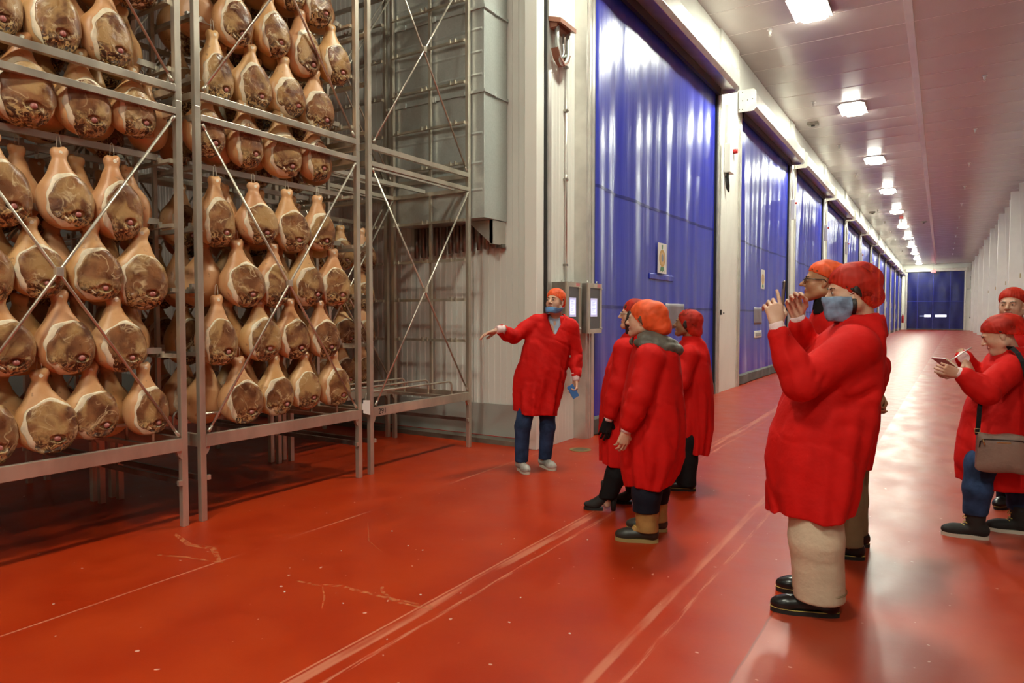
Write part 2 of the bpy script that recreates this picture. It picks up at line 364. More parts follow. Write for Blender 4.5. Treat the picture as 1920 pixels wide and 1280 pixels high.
for i, (y0, y1) in enumerate(DOORS):
    d = empty('door_%d' % (i+1), (0, 0, 0), kind='structure')
    near = i < 3
    XC = -3.70
    ny, nz = (260, 70) if i == 0 else (150, 36) if i == 1 else (90, 20)
    Y, Z = np.meshgrid(np.linspace(y0+.02, y1-.02, ny), np.linspace(.22, 5.78, nz), indexing='ij')
    X = XC+curtain_x(Y, Z, y0, y1, 11+i)
    MB().grid(np.stack([X, Y, Z], -1)).build('curtain', M['vinyl'], d, fix=False)
    for zs in (3.13, 1.62):                                         # welded seams
        Z2 = np.stack([np.full(ny, zs-.02), np.full(ny, zs+.02)], 1); Y2 = Y[:, :2]
        X2 = XC+.004+curtain_x(Y2, Z2, y0, y1, 11+i)
        if i < 4: MB().grid(np.stack([X2, Y2, Z2], -1)).build('seam_strip', M['vinyl_seam'], d, fix=False)
    ys = Y[:, 0]; zb = np.array([.0, .02, .22, .24, .24])
    xo = XC+curtain_x(ys, np.full(ny, .3), y0, y1, 11+i)
    G = np.stack([np.stack([xo+q, ys, np.full(ny, z_)], -1) for q, z_ in ((-.03, .015), (.035, .015), (.035, .2), (.01, .235), (-.03, .235))], 1)
    MB().grid(G, smooth=False).build('hem_strip', M['grey_hem'], d, fix=False)
    # jambs
    for k, yj in enumerate((y0, y1)):
        s_ = -1 if k == 0 else 1
        if i == 0 and k == 0: a, b_ = 7.475, 7.70
        else: a, b_ = sorted((yj, yj+s_*.20))
        jb = MB().box(-3.86, -3.64, a, b_, 0, 5.75)
        for q in (.06, .12): jb.box(-3.64, -3.625, a+q, a+q+.035, 0, 5.75)
        jb.build('jamb', M['alu'], d)
        MB().box(-3.72, -3.66, *(sorted((yj, yj-s_*.04))), 0, 5.75).build('guide_seal', M['black'], d)
    # roller housing : chamfered box across the head, end plates
    ya, yb = y0-.30, y1+.10
    MB().prism([(-3.64, 5.80), (-3.36, 5.74), (-3.30, 5.80), (-3.30, 6.06), (-3.36, 6.12), (-3.64, 6.12)], 1, ya, yb).build('roller_housing', M['alu'], d, bevel=.006)
    MB().box(-3.66, -3.60, y0, y1, 5.66, 5.80).build('head_seal', M['black'], d)
    for yp in (ya-.02, yb):
        MB().prism([(-3.64, 5.70), (-3.34, 5.70), (-3.29, 5.75), (-3.29, 6.10), (-3.34, 6.15), (-3.64, 6.15)], 1, yp, yp+.02).build('end_plate', M['alu'], d, bevel=.002)
    pl = MB()
    for (xx, zz) in ((-3.56, 6.10), (-3.56, 5.75), (-3.62, 5.76), (-3.56, 5.93), (-3.46, 5.93), (-3.36, 5.94)): pl.disc((xx, ya-.021, zz), (0, -1, 0), .011, 8, .003)
    pl.build('bolt', M['black'], d)
    # facing pier to the next door
    yn = DOORS[i+1][0]-.2 if i+1 < len(DOORS) else FARY
    if i+1 < len(DOORS):
        w0, w1 = y1+.20, yn
        if w1-w0 > .08:
            facing(w0, w1, x=-3.66) if w1-w0 > 1 else MB().box(-3.86, -3.66, w0, w1, 0, CZ-.03).build('wall_panel', M['white_wall'], wl)
facing(DOORS[-1][1]+.2, FARY-.01, x=-3.66)
MB().box(-3.86, -3.70, 7.47, FARY, 6.16, CZ-.02).build('wall_panel', M['white_wall'], wl)

# right wall with tall white projecting fins
wr = tag(MB().box(3.30, 3.45, 12, FARY, 0, CZ).build('wall_right', M['white_wall']), kind='structure')
tag(MB().box(3.32, 3.45, -10, 12, 0, CZ).build('wall_hall_right', mat('hall_side_wall', (.14,.12,.11), .7)), kind='structure')  # unseen hall stretch of the wall, dark colour put in to lower ambient light
FINS = [14.6, 21.9, 29.0, 36.2, 43.6, 50.7, 58.0, 65.4, 73.0, 80.6]
for k, yf in enumerate(FINS):
    MB().box(2.42, 3.30, yf, yf+.16, 0, 6.80).build('fin_panel', M['white_matt'], wr, bevel=.01)
    MB().box(2.415, 2.425, yf-.002, yf+.162, 0.0, 6.80).build('fin_edge', M['white_wall'], wr)
# tapering strips hung between the fins, gathered with a clip
for k in range(0, 9):
    ya = FINS[k]
    for q, yo in enumerate((2.2, 4.7)):
        y_ = ya+yo
        MB().prism([(2.50, 6.75), (3.28, 6.75), (3.28, 0.05), (2.62, 0.05), (2.74, 2.6), (2.62, 4.4)], 1, y_, y_+.03).build('hanging_sheet', M['white_matt'], wr)
        MB().box(2.60, 2.63, y_-.03, y_, 3.0, 3.18).build('clip', mat('brass_clip', (.45,.33,.15), .4, .5), wr)

# rear and left walls of the hall behind the camera, darkened to weaken bounced light
tag(MB().box(-13, 3.45, -10.15, -10, 0, CZ).build('wall_rear', mat('rear_wall', (.10,.09,.08), .6)), kind='structure')
tag(MB().box(-13.15, -13, -10.15, WY+.2, 0, CZ).build('wall_hall', mat('dim_wall', (.22,.20,.18), .7)), kind='structure')

# far end wall with its double curtain door
wf = tag(MB().box(-3.86, 3.45, FARY, FARY+.2, 0, CZ).build('wall_far', M['white_wall']), kind='structure')
fd = empty('door_13', (0, 0, 0), kind='structure')
F = FARY-.03; fx0, fx1, fz = -3.15, 1.95, 6.2
fxm = -.80
for a, b_ in ((fx0, fxm-.01), (fxm+.01, fx1)):
    Xg, Zg = np.meshgrid(np.linspace(a, b_, 30), np.linspace(.12, fz, 12), indexing='ij')
    MB().grid(np.stack([Xg, F-.10+.02*np.sin(Xg*5)*np.cos(Zg*.9), Zg], -1), flip=False).build('curtain', M['vinyl_dark'], fd)
for xx in (-2.2, -.78, .75): MB().box(xx-.015, xx+.015, F-.125, F-.12, .12, fz).build('seam_strip', M['vinyl'], fd)
MB().box(fx0, fx1, F-.125, F-.12, 3.02, 3.06).build('seam_strip', M['vinyl'], fd)
MB().box(fx0-.05, fx1+.05, F-.13, F-.05, 0.03, .14).build('hem_strip', M['grey_hem'], fd)
for a, b_ in ((fx0-.16, fx0-.02), (fx1+.02, fx1+.16)): MB().box(a, b_, F-.14, F, 0, fz).build('jamb', M['alu'], fd)
MB().box(fx0-.2, fx1+.2, F-.35, F, fz, fz+.32).build('roller_housing', M['alu'], fd, bevel=.02)
MB().box(fx1+.06, fx1+.36, F-.30, F, fz-.05, fz+.36).build('end_plate', M['alu'], fd)
for a, b_ in ((-1.55, -.95), (-.55, .45)):
    MB().box(a, b_, F-.135, F-.125, 1.38, 1.62).build('door_window', mat('lit_window', (.8,.8,.9), .3, emit=(.85,.88,1.0), estr=1.0), fd, bevel=.004)
MB().box(-2.0, -1.62, F-.135, F-.125, 1.40, 1.56).build('door_window', mat('dim_window', (.25,.32,.6), .2), fd, bevel=.004)
ex = tag(empty('exit_sign', (-.80, F-.42, fz+.02)), 'small red lit EXIT sign hanging above the far blue door', 'sign')
MB().box(-.22, .22, -.03, .03, -.16, .12).build('sign_case', M['exit'], ex)
MB().tube([(0,0,.12),(0,0,.74)], .012, 6).build('hanger', M['alu'], ex)
text_mesh('EXIT', .2, M['white_plastic'], 'lettering', ex, Matrix.Translation((0, -.032, -.02)) @ Matrix.Rotation(PI/2, 4, 'X'))
pp = tag(empty('wall_pipe', (0,0,0)), 'thin grey pipe running up the far wall right of the door', 'pipe')
MB().tube([(2.55, F-.05, 1.4), (2.55, F-.05, CZ-.1)], .035, 8).build('pipe_run', M['alu'], pp)
MB().tube([(2.2, F-.05, 4.3), (2.5, F-.05, 4.3), (2.5, F-.05, 5.6)], .02, 8).build('branch', M['black'], pp)
MB().box(2.48, 2.62, F-.12, F, 1.25, 1.4).build('end_box', M['black'], pp)

# ------------------------------------------------------------------ ceiling fixtures
def make_lamp():
    t = empty('ceiling_light')
    MB().box(-.24, .24, -.60, .60, .075, .115).build('housing', M['lampcase'], t, bevel=.006)
    for s_ in (-1, 1): MB().prism([(s_*.24, .08), (s_*.31, .05), (s_*.315, .06), (s_*.25, .105)], 1, -.52, .52).build('reflector_wing', M['lampcase'], t)
    MB().box(-.19, .19, -.56, .56, 0.03, .075).build('diffuser', M['lamp'], t, bevel=.012)
    for s_ in (-.4, .4): MB().box(-.03, .03, s_-.03, s_+.03, .108, .125).build('mount', M['alu'], t)
    return t
lamp0 = make_lamp()
seen = 0
for k, yl in enumerate(LAMPS):
    o = lamp0 if k == 0 else copy_tree(lamp0)
    o.location = (LAMP_X, yl, CZ-.127)
    if yl < 10: lb = 'bright ceiling light over the drying hall, out of frame, %s from the rear wall' % ORD[k]
    else: lb = 'bright rectangular ceiling light in the corridor row, %s from the camera' % ORD[k-3]
    tag(o, lb, 'ceiling light', 'ceiling lights along the corridor')
for k, (xl, yl) in enumerate(ROOM_LAMPS):
    o = copy_tree(lamp0); o.location = (xl, yl, CZ-.127)
    tag(o, 'bright ceiling light behind the camera, out of frame, %s one' % ('nearer', 'farther')[k], 'ceiling light', 'ceiling lights of the hall')

def make_sprinkler():
    t = empty('sprinkler_head')
    MB().disc((0,0,-.008), (0,0,1), .045, 14, .008).build('rose', M['white_plastic'], t)
    MB().tube([(0,0,-.008), (0,0,-.05), (0,0,-.075)], [.022, .022, .012], 8).build('body', M['white_plastic'], t)
    MB().disc((0,0,-.095), (0,0,1), .022, 10, .004).tube([(.01,0,-.092),(.01,0,-.07)], .003, 5).tube([(-.01,0,-.092),(-.01,0,-.07)], .003, 5).build('deflector', M['alu'], t)
    return t
s0 = make_sprinkler(); first = True
for k in range(12):
    for xs, side in ((-2.89, 'left'), (.73, 'right')):
        o = s0 if first else copy_tree(s0); first = False
        o.location = (xs, 13.9+5.25*k, CZ-.012); o.scale = (1.3, 1.3, 1.3)
        tag(o, 'small white sprinkler head, %s from the camera in the row %s of the lamps' % (ORD[k], side), 'sprinkler', 'sprinkler heads in the corridor ceiling')
al = tag(empty('alarm_beacon', (-1.98, 43.6, CZ-.012)), 'red alarm beacon on the ceiling between the far lamps', 'alarm')
MB().box(-.09, .09, -.09, .09, -.13, 0).build('beacon_body', M['red'], al, bevel=.01); MB().tube([(0,0,-.13),(0,0,-.34)], .045, 10).build('horn', M['white_plastic'], al)
for k, (x_, y_, lb) in enumerate(((-.98, 46.6, 'dark small detector box on the ceiling right of the lamps'), (-3.2, 21.2, 'dark small junction box on the ceiling above the second blue door'), (-3.2, 41.0, 'dark small junction box on the ceiling above the fifth blue door'))):
    t = tag(empty('ceiling_box', (x_, y_, CZ-.012)), lb, 'box')
    MB().box(-.14, .14, -.14, .14, -.07, 0).build('box_body', M['steel_dark'], t, bevel=.01); MB().tube([(0,0,-.07),(0,0,-.10)], .05, 10).build('box_eye', M['black'], t)

# ------------------------------------------------------------------ signs on the doors
def on_door(i, y): y0, y1 = DOORS[i]; return -3.70+float(curtain_x(np.array(y), np.array(2.3), y0, y1, 11+i))
M['gold'] = mat('poster_gold', (.62,.40,.14), .6, var=.15, scale=40); M['green'] = mat('poster_green', (.12,.30,.16), .6)
M['grey_blue'] = mat('poster_grey', (.28,.32,.36), .6)
for i in range(len(DOORS)):
    y0, y1 = DOORS[i]; yc = y0+2.63; n = ORD[i]
    sfx = 'nearest' if i == 0 else n+' nearest'
    xd = max(on_door(i, yc-.2), on_door(i, yc), on_door(i, yc+.2), on_door(i, yc-.1), on_door(i, yc+.1))+.006
    t = tag(empty('poster', (xd, yc, 2.40)), 'white poster with an orange rosette on the %s blue door' % sfx, 'poster', 'rosette posters on the blue doors')
    MB().box(0, .003, -.2, .2, -.235, .235).build('sheet', M['paper'], t)
    if i < 5:
        def ell(nm, m_, ry, rz, zc, dx, r0=0):
            mb = MB(); n_ = 28
            vo = [(.003+dx, ry*math.cos(a), zc+rz*math.sin(a)) for a in np.linspace(0, 2*PI, n_, endpoint=False)]
            mb.add(vo, [tuple(range(n_))]); mb.build(nm, m_, t, fix=False)
        ell('rosette', M['gold'], .14, .135, .0, .0012); ell('rosette_centre', mat('poster_orange', (.70,.48,.24), .6), .10, .098, .0, .0018); ell('motif', M['grey_blue'], .045, .06, .005, .0024)
        MB().add([(.0035,-.03,.21),(.0035,.03,.21),(.0035,.02,.14),(.0035,-.02,.14)], [(0,1,2,3)]).build('crown_print', M['green'], t)
        MB().add([(.0035,-.07,-.13),(.0035,.07,-.13),(.0035,.10,-.215),(.0035,.05,-.195),(.0035,0,-.215),(.0035,-.05,-.195),(.0035,-.10,-.215)], [(0,1,2,3,4,5,6)]).build('ribbon_print', M['green'], t)
    yp = yc+.60 if i == 0 else y0+2.1; og = (-3.68, yp, 1.50)
    t = tag(empty('vinyl_patch', og), 'greyish square see-through patch on the %s blue door' % sfx, 'patch', 'patches on the blue doors')
    on_curtain(i, yp-.46, yp+.46, 1.30, 1.70, .008, og, 'patch_sheet', M['patch'], t)
    if i:
        og = (-3.68, y0+2.1, 1.06)
        t = tag(empty('door_label', og), 'small white label low on the %s blue door' % sfx, 'label', 'labels on the blue doors')
        on_curtain(i, y0+1.68, y0+2.52, .975, 1.145, .008, og, 'label_sheet', M['paper'], t)
        if i < 4: on_curtain(i, y0+1.80, y0+2.40, 1.02, 1.10, .0125, og, 'label_print', M['grey_text'], t)
on_curtain(0, 9.85, 10.95, 2.06, 2.15, .010, (0, 0, 0), 'reinforcement_strip', M['vinyl'], bpy.data.objects['door_1'])

# ------------------------------------------------------------------ wall fittings
def cabinet(y0, y1, xb, xf, lb):
    t = tag(empty('control_cabinet', (xb, y0, 1.29)), lb, 'cabinet', 'control cabinets beside the first door')
    W = y1-y0; D = xf-xb; H = .60
    MB().box(0, D-.02, 0, W, 0, H).build('case', M['steel_dark'], t, bevel=.003)
    f = MB(); e = .055
    f.box(D-.02, D, 0, W, 0, e).box(D-.02, D, 0, W, H-e, H).box(D-.02, D, 0, e, e, H-e).box(D-.02, D, W-e, W, e, H-e)
    f.build('door_frame', M['steel'], t)
    MB().box(D-.02, D-.006, e, W-e, e, H-e).build('window', M['glass'], t)
    sc = MB().box(D-.006, D-.003, e+.02, W-e-.07, .20, .42).build('screen', M['screen_soft'], t)
    MB().box(D-.003, D-.001, e+.03, W-e-.10, .225, .395).build('screen_image', M['screen'], sc)
    l = MB()
    for k, zz in enumerate((.385, .375, .36, .35, .335, .32, .30, .29, .27, .25)): l.box(D-.001, D-.0005, e+.045, W-e-.12-.02*(k%3), zz-.0035, zz)
    l.build('screen_text', M['grey_text'], sc)
    MB().box(D, D+.001, W-.13, W-.04, H-.045, H-.008).build('warning_sticker', mat('sticker_pink', (.7,.25,.25), .5), t)
    for zz in (.06, H-.06):
        k = MB().disc((D, W-.03, zz), (1, 0, 0), .014, 12, .012).build('latch', M['alu'], t); MB().box(D+.012, D+.02, W-.05, W-.02, zz-.004, zz+.004).build('latch_key', M['alu'], k)
    for yy in (.06, W-.06): MB().tube([(D*.5, yy, H), (D*.5, yy, H+.03)], .01, 8).build('hinge_bolt', M['alu'], t)
cabinet(6.90, 7.26, -3.80, -3.60, 'steel control cabinet with a lit screen, nearer the corner of the wall')
cabinet(7.33, 7.71, -3.625, -3.54, 'steel control cabinet with a lit screen, nearer the first blue door')
cd = tag(empty('conduit_pipe', (-3.765, 7.19, 0)), 'thin grey conduit running up the white panel above the cabinets', 'pipe')
MB().tube([(0,0,1.90), (0,0,4.40)], .012, 10).build('pipe_run', M['alu'], cd)
for zz in (2.1, 3.1, 3.9, 4.4): MB().box(-.03, .016, -.025, .025, zz-.012, zz+.012).build('pipe_clamp', M['steel_dark'], cd)
MB().tube([(0,0,3.08),(0,0,3.16)], .018, 10).build('coupling', M['alu'], cd)
jb = tag(empty('junction_box', (-3.79, 6.98, 4.80)), 'brown junction box with grey looped hoses high on the wall', 'junction box')
MB().prism([(0, 0), (.16, -.05), (.16, .0), (0, .05)], 1, -.19, .19).build('box_cover', M['brown'], jb)
MB().box(0, .10, -.16, .16, -.07, 0).build('box_body', M['brown'], jb)
def hose(y0, y1, x, dz, r, nm):
    pts = [(x, y0, -.06)]+[(x+.01*math.sin(a*3), (y0+y1)/2-(y1-y0)/2*math.cos(a), -.08-.14-dz*math.sin(a)) for a in np.linspace(0, PI, 12)]+[(x, y1, -.06)]
    MB().tube(pts, r, 8).build(nm, M['galv'], jb)
hose(-.13, .12, .09, .22, .020, 'hose'); hose(-.10, .08, .05, .15, .012, 'hose'); hose(-.06, .14, .06, .12, .012, 'hose')
MB().prism([(-.16, -.30), (-.10, -.40), (.02, -.46), (.12, -.38), (.15, -.30), (.12, -.37), (.02, -.435), (-.09, -.38)], 0, .02, .11).build('hose_tray', M['brown'], jb)
MB().box(0, .01, -.19, .19, .05, .55).build('back_plate', M['white_matt'], jb)
# limit box on the pier right of the first door
lm = tag(empty('switch_box', (-3.655, 13.62, 0)), 'white switch box with a red knob on the pier between the first two doors', 'switch box')
MB().box(0, .12, -.02, .30, 4.30, 4.86).build('box_body', M['white_plastic'], lm, bevel=.01)
MB().tube([(.12, .22, 4.74), (.20, .22, 4.74)], .045, 12).build('knob', M['red'], lm)
MB().box(.0, .05, .03, .10, 4.86, 5.62).build('riser', M['alu'], lm)
MB().tube([(.06, .02, 4.30), (.06, .10, 4.05), (.05, .14, 3.95), (.04, .08, 4.02), (.03, .04, 4.25)], .025, 8).build('cable_loop', M['black'], lm)
for i in range(1, 6):
    yy = DOORS[i][1]+.05
    t = tag(empty('door_motor', (-3.62, yy, 0)), 'small metal drive box on the post right of the %s blue door' % ORD[i], 'switch box', 'drive boxes on the door posts')
    MB().box(0, .10, 0, .14, 4.2, 4.75).build('box_body', M['white_plastic'], t, bevel=.01); MB().tube([(.10, .07, 4.65), (.15, .07, 4.65)], .03, 8).build('knob', M['red'], t)
    MB().tube([(.03, .07, 4.75), (.03, .07, 5.6)], .018, 8).build('riser', M['alu'], t)
ds = tag(empty('door_sensor', (-3.655, 13.45, 1.52)), 'tiny black sensor on the white pier right of the first door', 'sensor')
MB().box(0, .02, 0, .05, 0, .10).build('sensor_body', M['black'], ds); MB().box(0, .015, .22, .25, .02, .05).build('sensor_eye', M['black'], ds)
fe = tag(empty('fire_extinguisher', (-3.5, 84.2, .45)), 'red fire extinguisher on the wall left of the far blue door', 'fire extinguisher')
MB().tube([(0,0,.3), (0,0,.32), (0,0,1.0), (0,0,1.12), (0,0,1.2)], [.05,.11,.11,.06,.03], 12).build('cylinder', M['red'], fe); MB().tube([(0,0,1.2),(0,-.14,1.22)], .03, 8).build('handle', M['black'], fe)
fdn = tag(empty('floor_drain', (-3.40, 6.85, 0)), 'round brass-coloured floor drain beside the corner of the wall', 'drain')
MB().disc((0,0,0), (0,0,1), .12, 28, .004).build('cover', mat('drain_brass', (.30,.22,.08), .5, .5), fdn)
g = MB()
for k in range(-3, 4): g.box(-.07, .07, k*.024-.004, k*.024+.004, .004, .006)
g.build('grate', M['steel_dark'], fdn)

# ------------------------------------------------------------------ air duct
du = tag(empty('air_duct', (-5.05, 6.60, 2.60)), 'large galvanised sheet-metal air duct on the ribbed wall behind the empty rack', 'air duct')
x0, x1, yf, yb = -.70, .69, -.24, .225
for k, (a, b_) in enumerate(((0, 1.41), (1.41, 2.33), (2.33, 3.35), (3.35, 4.38))):
    MB().box(x0, x1, yf, yb, a+.006, b_-.006).build('duct_section', M['galv'], du, bevel=.004)
    if k:
        fl = MB(); e = .022
        fl.box(x0-e, x1+e, yf-e, yf, a-.016, a+.016).box(x1, x1+e, yf, yb, a-.016, a+.016).box(x0-e, x0, yf, yb, a-.016, a+.016).box(x0, x1, yf, yb, a-.006, a+.006)
        fj = fl.build('flange', M['galv'], du)
        for xx in (-.45, .0, .42): MB().box(xx-.02, xx+.02, yf-e-.012, yf-e+.004, a-.028, a+.028).build('flange_clip', M['galv'], fj)
        MB().box(x1+e-.004, x1+e+.012, -.04, .0, a-.028, a+.028).build('flange_clip', M['galv'], fj)
bd = MB()
for zz in (.32, .62, .95, 1.6, 1.85, 2.10, 2.55, 2.8): bd.prism([(yf, zz-.02), (yf-.006, zz), (yf, zz+.02)], 0, x0+.03, x1-.03)
bd.build('stiffening_bead', M['galv'], du)
MB().prism([(x1-.36, 0), (x1-.04, -.27), (x1-.02, -.27), (x1-.02, 0)], 1, yb-.28, yb-.27).build('bracket', M['alu'], du)
MB().box(x1-.06, x1-.02, yb-.28, yb, -.27, 0).build('bracket', M['alu'], du)
MB().box(x1-.08, x1+.0, yb-.10, yb-.03, -.30, -.26).build('bracket_foot', M['steel_dark'], du)
for k in range(12):
    xx = x0+.06+k*.108
    MB().tube([(xx, yb-.055, -.30-.012*(11-k)*.5), (xx, yb-.055, 0)], .032, 10).build('outlet_pipe', M['steel_dark'], du)

# ================================================================== implicit-surface modelling
class SDF:
    def __init__(s, lo, hi, h):
        s.lo = np.array(lo, float); s.h = h
        s.n = np.ceil((np.array(hi)-s.lo)/h).astype(int)+1
        s.ax = [(s.lo[i]+h*np.arange(s.n[i])).astype(np.float32) for i in range(3)]
        s.D = np.full(s.n, .15, np.float32)
    def sl(s, a, b_, pad):
        a, b2 = np.minimum(a, b_)-pad, np.maximum(a, b_)+pad
        out = []
        for i in range(3):
            i0 = max(0, int((a[i]-s.lo[i])/s.h)); i1 = min(s.n[i], int((b2[i]-s.lo[i])/s.h)+2)
            if i1 <= i0: return None
            out.append(slice(i0, i1))
        return tuple(out)
    def xyz(s, w_=None):
        w_ = w_ or (slice(None),)*3
        return (s.ax[0][w_[0]][:, None, None], s.ax[1][w_[1]][None, :, None], s.ax[2][w_[2]][None, None, :])
    @staticmethod
    def smin(a, b_, k):
        if k <= 0: return np.minimum(a, b_)
        hh = np.clip(.5+.5*(b_-a)/k, 0, 1); return b_+(a-b_)*hh-k*hh*(1-hh)
    def _put(s, w_, d, k, op):
        A = s.D[w_]
        if op == 'u': s.D[w_] = s.smin(A, d, k)
        elif op == 's': s.D[w_] = -s.smin(-A, d, k)
        elif op == 'i': s.D[w_] = -s.smin(-A, -d, k)
    def cap(s, a, b_, ra, rb=None, k=.02, op='u'):
        rb = ra if rb is None else rb; a = np.array(a, float); b_ = np.array(b_, float)
        w_ = s.sl(a, b_, max(ra, rb)+k+.03)
        if w_ is None: return s
        X, Y, Z = s.xyz(w_); ab = b_-a; L2 = max(float(ab@ab), 1e-9)
        t = np.clip(((X-a[0])*ab[0]+(Y-a[1])*ab[1]+(Z-a[2])*ab[2])/L2, 0, 1)
        d = np.sqrt((X-a[0]-t*ab[0])**2+(Y-a[1]-t*ab[1])**2+(Z-a[2]-t*ab[2])**2)-(ra+(rb-ra)*t)
        s._put(w_, d, k, op); return s
    def groove(s, a, b_, wd, dp):
        """soft crease along a segment: pushes the surface in by dp over a width wd"""
        a = np.array(a, float); b_ = np.array(b_, float); w_ = s.sl(a, b_, wd*2.6)
        if w_ is None: return s
        X, Y, Z = s.xyz(w_); ab = b_-a; L2 = max(float(ab@ab), 1e-9)
        t = np.clip(((X-a[0])*ab[0]+(Y-a[1])*ab[1]+(Z-a[2])*ab[2])/L2, 0, 1)
        d2 = (X-a[0]-t*ab[0])**2+(Y-a[1]-t*ab[1])**2+(Z-a[2]-t*ab[2])**2
        s.D[w_] += (dp*np.exp(-d2/wd**2)*(1-.6*np.abs(2*t-1)**3)).astype(np.float32); return s
    def chain(s, pts, rs, k=.02):
        for i in range(len(pts)-1): s.cap(pts[i], pts[i+1], rs[i], rs[i+1], k)
        return s
    def ell(s, c, r, k=.02, R=None, op='u'):
        c = np.array(c, float); r = np.array(r, float); m = max(r)+k+.03
        w_ = s.sl(c, c, m if R is not None else r+k+.03)
        if w_ is None: return s
        X, Y, Z = s.xyz(w_); X = X-c[0]; Y = Y-c[1]; Z = Z-c[2]
        if R is not None:
            R = np.array(R); X, Y, Z = (R[0, 0]*X+R[1, 0]*Y+R[2, 0]*Z, R[0, 1]*X+R[1, 1]*Y+R[2, 1]*Z, R[0, 2]*X+R[1, 2]*Y+R[2, 2]*Z)
        k0 = np.sqrt((X/r[0])**2+(Y/r[1])**2+(Z/r[2])**2); k1 = np.sqrt((X/r[0]**2)**2+(Y/r[1]**2)**2+(Z/r[2]**2)**2)+1e-6
        s._put(w_, k0*(k0-1)/k1, k, op); return s
    def mesh_arrays(s, adapt=0.0):
        D = s.D
        D = np.pad(D, 1, constant_values=.1)
        g = vdb.FloatGrid(.1); g.copyFromArray(np.ascontiguousarray(D, dtype=np.float32))
        p, q = g.convertToQuads(0.0)
        return p*s.h+(s.lo-s.h), q[:, ::-1]

def arr_mesh(name, parts, m):
    """parts: list of (verts, quads) joined into one mesh"""
    vs = []; qs = []; o = 0
    for p, q in parts: vs.append(p); qs.append(q+o); o += len(p)
    p = np.concatenate(vs).astype(np.float32); q = np.concatenate(qs).astype(np.int32)
    me = bpy.data.meshes.new(name); me.vertices.add(len(p)); me.vertices.foreach_set('co', p.ravel())
    me.loops.add(len(q)*4); me.loops.foreach_set('vertex_index', q.ravel())
    me.polygons.add(len(q)); me.polygons.foreach_set('loop_start', np.arange(0, len(q)*4, 4, dtype=np.int32))
    me.polygons.foreach_set('use_smooth', np.ones(len(q), bool))
    me.update(calc_edges=True); me.validate()
    if m: me.materials.append(m)
    return me
def link(me, name, parent=None):
    o = bpy.data.objects.new(name, me); C.objects.link(o)
    if parent is not None: o.parent = parent
    return o
def noise3(X, Y, Z, f, seed, n=5):
    rs = np.random.RandomState(seed); out = 0
    for k in range(n):
        d = rs.normal(size=3); d /= np.linalg.norm(d); d = d*f*rs.uniform(.6, 1.5)
        out = out+np.sin(X*d[0]+Y*d[1]+Z*d[2]+rs.uniform(0, 6.28)+.8*np.sin(X*d[1]*.7-Y*d[2]*.7+Z*d[0]*.7))
    return out/n

# ================================================================== HAMS
def meat_mat():
    m = bpy.data.materials.new('cured_meat'); nt, b = nodes_of(m); N = nt.nodes.new; L = nt.links.new
    tc = N('ShaderNodeTexCoord'); oi = N('ShaderNodeObjectInfo'); ad = N('ShaderNodeVectorMath'); ad.operation = 'MULTIPLY_ADD'
    L(oi.outputs['Random'], ad.inputs[0]); ad.inputs[1].default_value = (7, 13, 5); L(tc.outputs['Object'], ad.inputs[2])
    def noise(sc, det=5, dist=0):
        n = N('ShaderNodeTexNoise'); n.inputs['Scale'].default_value = sc; n.inputs['Detail'].default_value = det; n.inputs['Distortion'].default_value = dist
        L(ad.outputs[0], n.inputs['Vector']); return n.outputs['Fac']
    def mr(v, a, b_, c=0., d=1.):
        r = N('ShaderNodeMapRange'); r.inputs['From Min'].default_value = a; r.inputs['From Max'].default_value = b_; r.inputs['To Min'].default_value = c; r.inputs['To Max'].default_value = d
        L(v, r.inputs['Value']); return r.outputs[0]
    def mix(f, A, B):
        x = N('ShaderNodeMix'); x.data_type = 'RGBA'; L(f, x.inputs['Factor'])
        for q, s_ in ((A, 'A'), (B, 'B')):
            if isinstance(q, tuple): x.inputs[s_].default_value = (*q, 1)
            else: L(q, x.inputs[s_])
        return x.outputs['Result']
    def mul(a, b_, v=None):
        r = N('ShaderNodeMath'); r.operation = 'MULTIPLY'; L(a, r.inputs[0])
        if v is None: L(b_, r.inputs[1])
        else: r.inputs[1].default_value = v
        return r.outputs[0]
    c = mix(mr(noise(9, 6, .5), .35, .65), (0.105, 0.034, 0.014), (0.29, 0.125, 0.050))
    c = mix(mr(noise(5, 4, .8), .48, .60), c, (0.42, 0.245, 0.10))
    sep = N('ShaderNodeSeparateXYZ'); L(tc.outputs['Object'], sep.inputs[0])
    low = mr(sep.outputs['Z'], -.37, -.46)                         # the aitch-bone end is ragged and fatty
    c = mix(mul(low, mr(noise(22, 5, 1.5), .44, .52)), c, (0.045, 0.016, 0.008))
    ab = N('ShaderNodeMath'); ab.operation = 'ABSOLUTE'; sb = N('ShaderNodeMath'); sb.operation = 'SUBTRACT'; L(noise(7, 3, 1.2), sb.inputs[0]); sb.inputs[1].default_value = .5; L(sb.outputs[0], ab.inputs[0])
    vein = mr(ab.outputs[0], .0, .035, 1, 0)
    c = mix(mul(vein, mr(noise(11, 2), .45, .6)), c, (0.58, 0.42, 0.24))
    c = mix(mul(low, mr(noise(26, 4, 2.0), .52, .60)), c, (0.62, 0.42, 0.18))
    L(c, b.inputs['Base Color']); L(mr(noise(14), .3, .7, .22, .42), b.inputs['Roughness'])
    bp = N('ShaderNodeBump'); bp.inputs['Strength'].default_value = .5; bp.inputs['Distance'].default_value = .006; L(noise(38, 5, .6), bp.inputs['Height']); L(bp.outputs[0], b.inputs['Normal'])
    b.inputs['Specular IOR Level'].default_value = .5
    return m
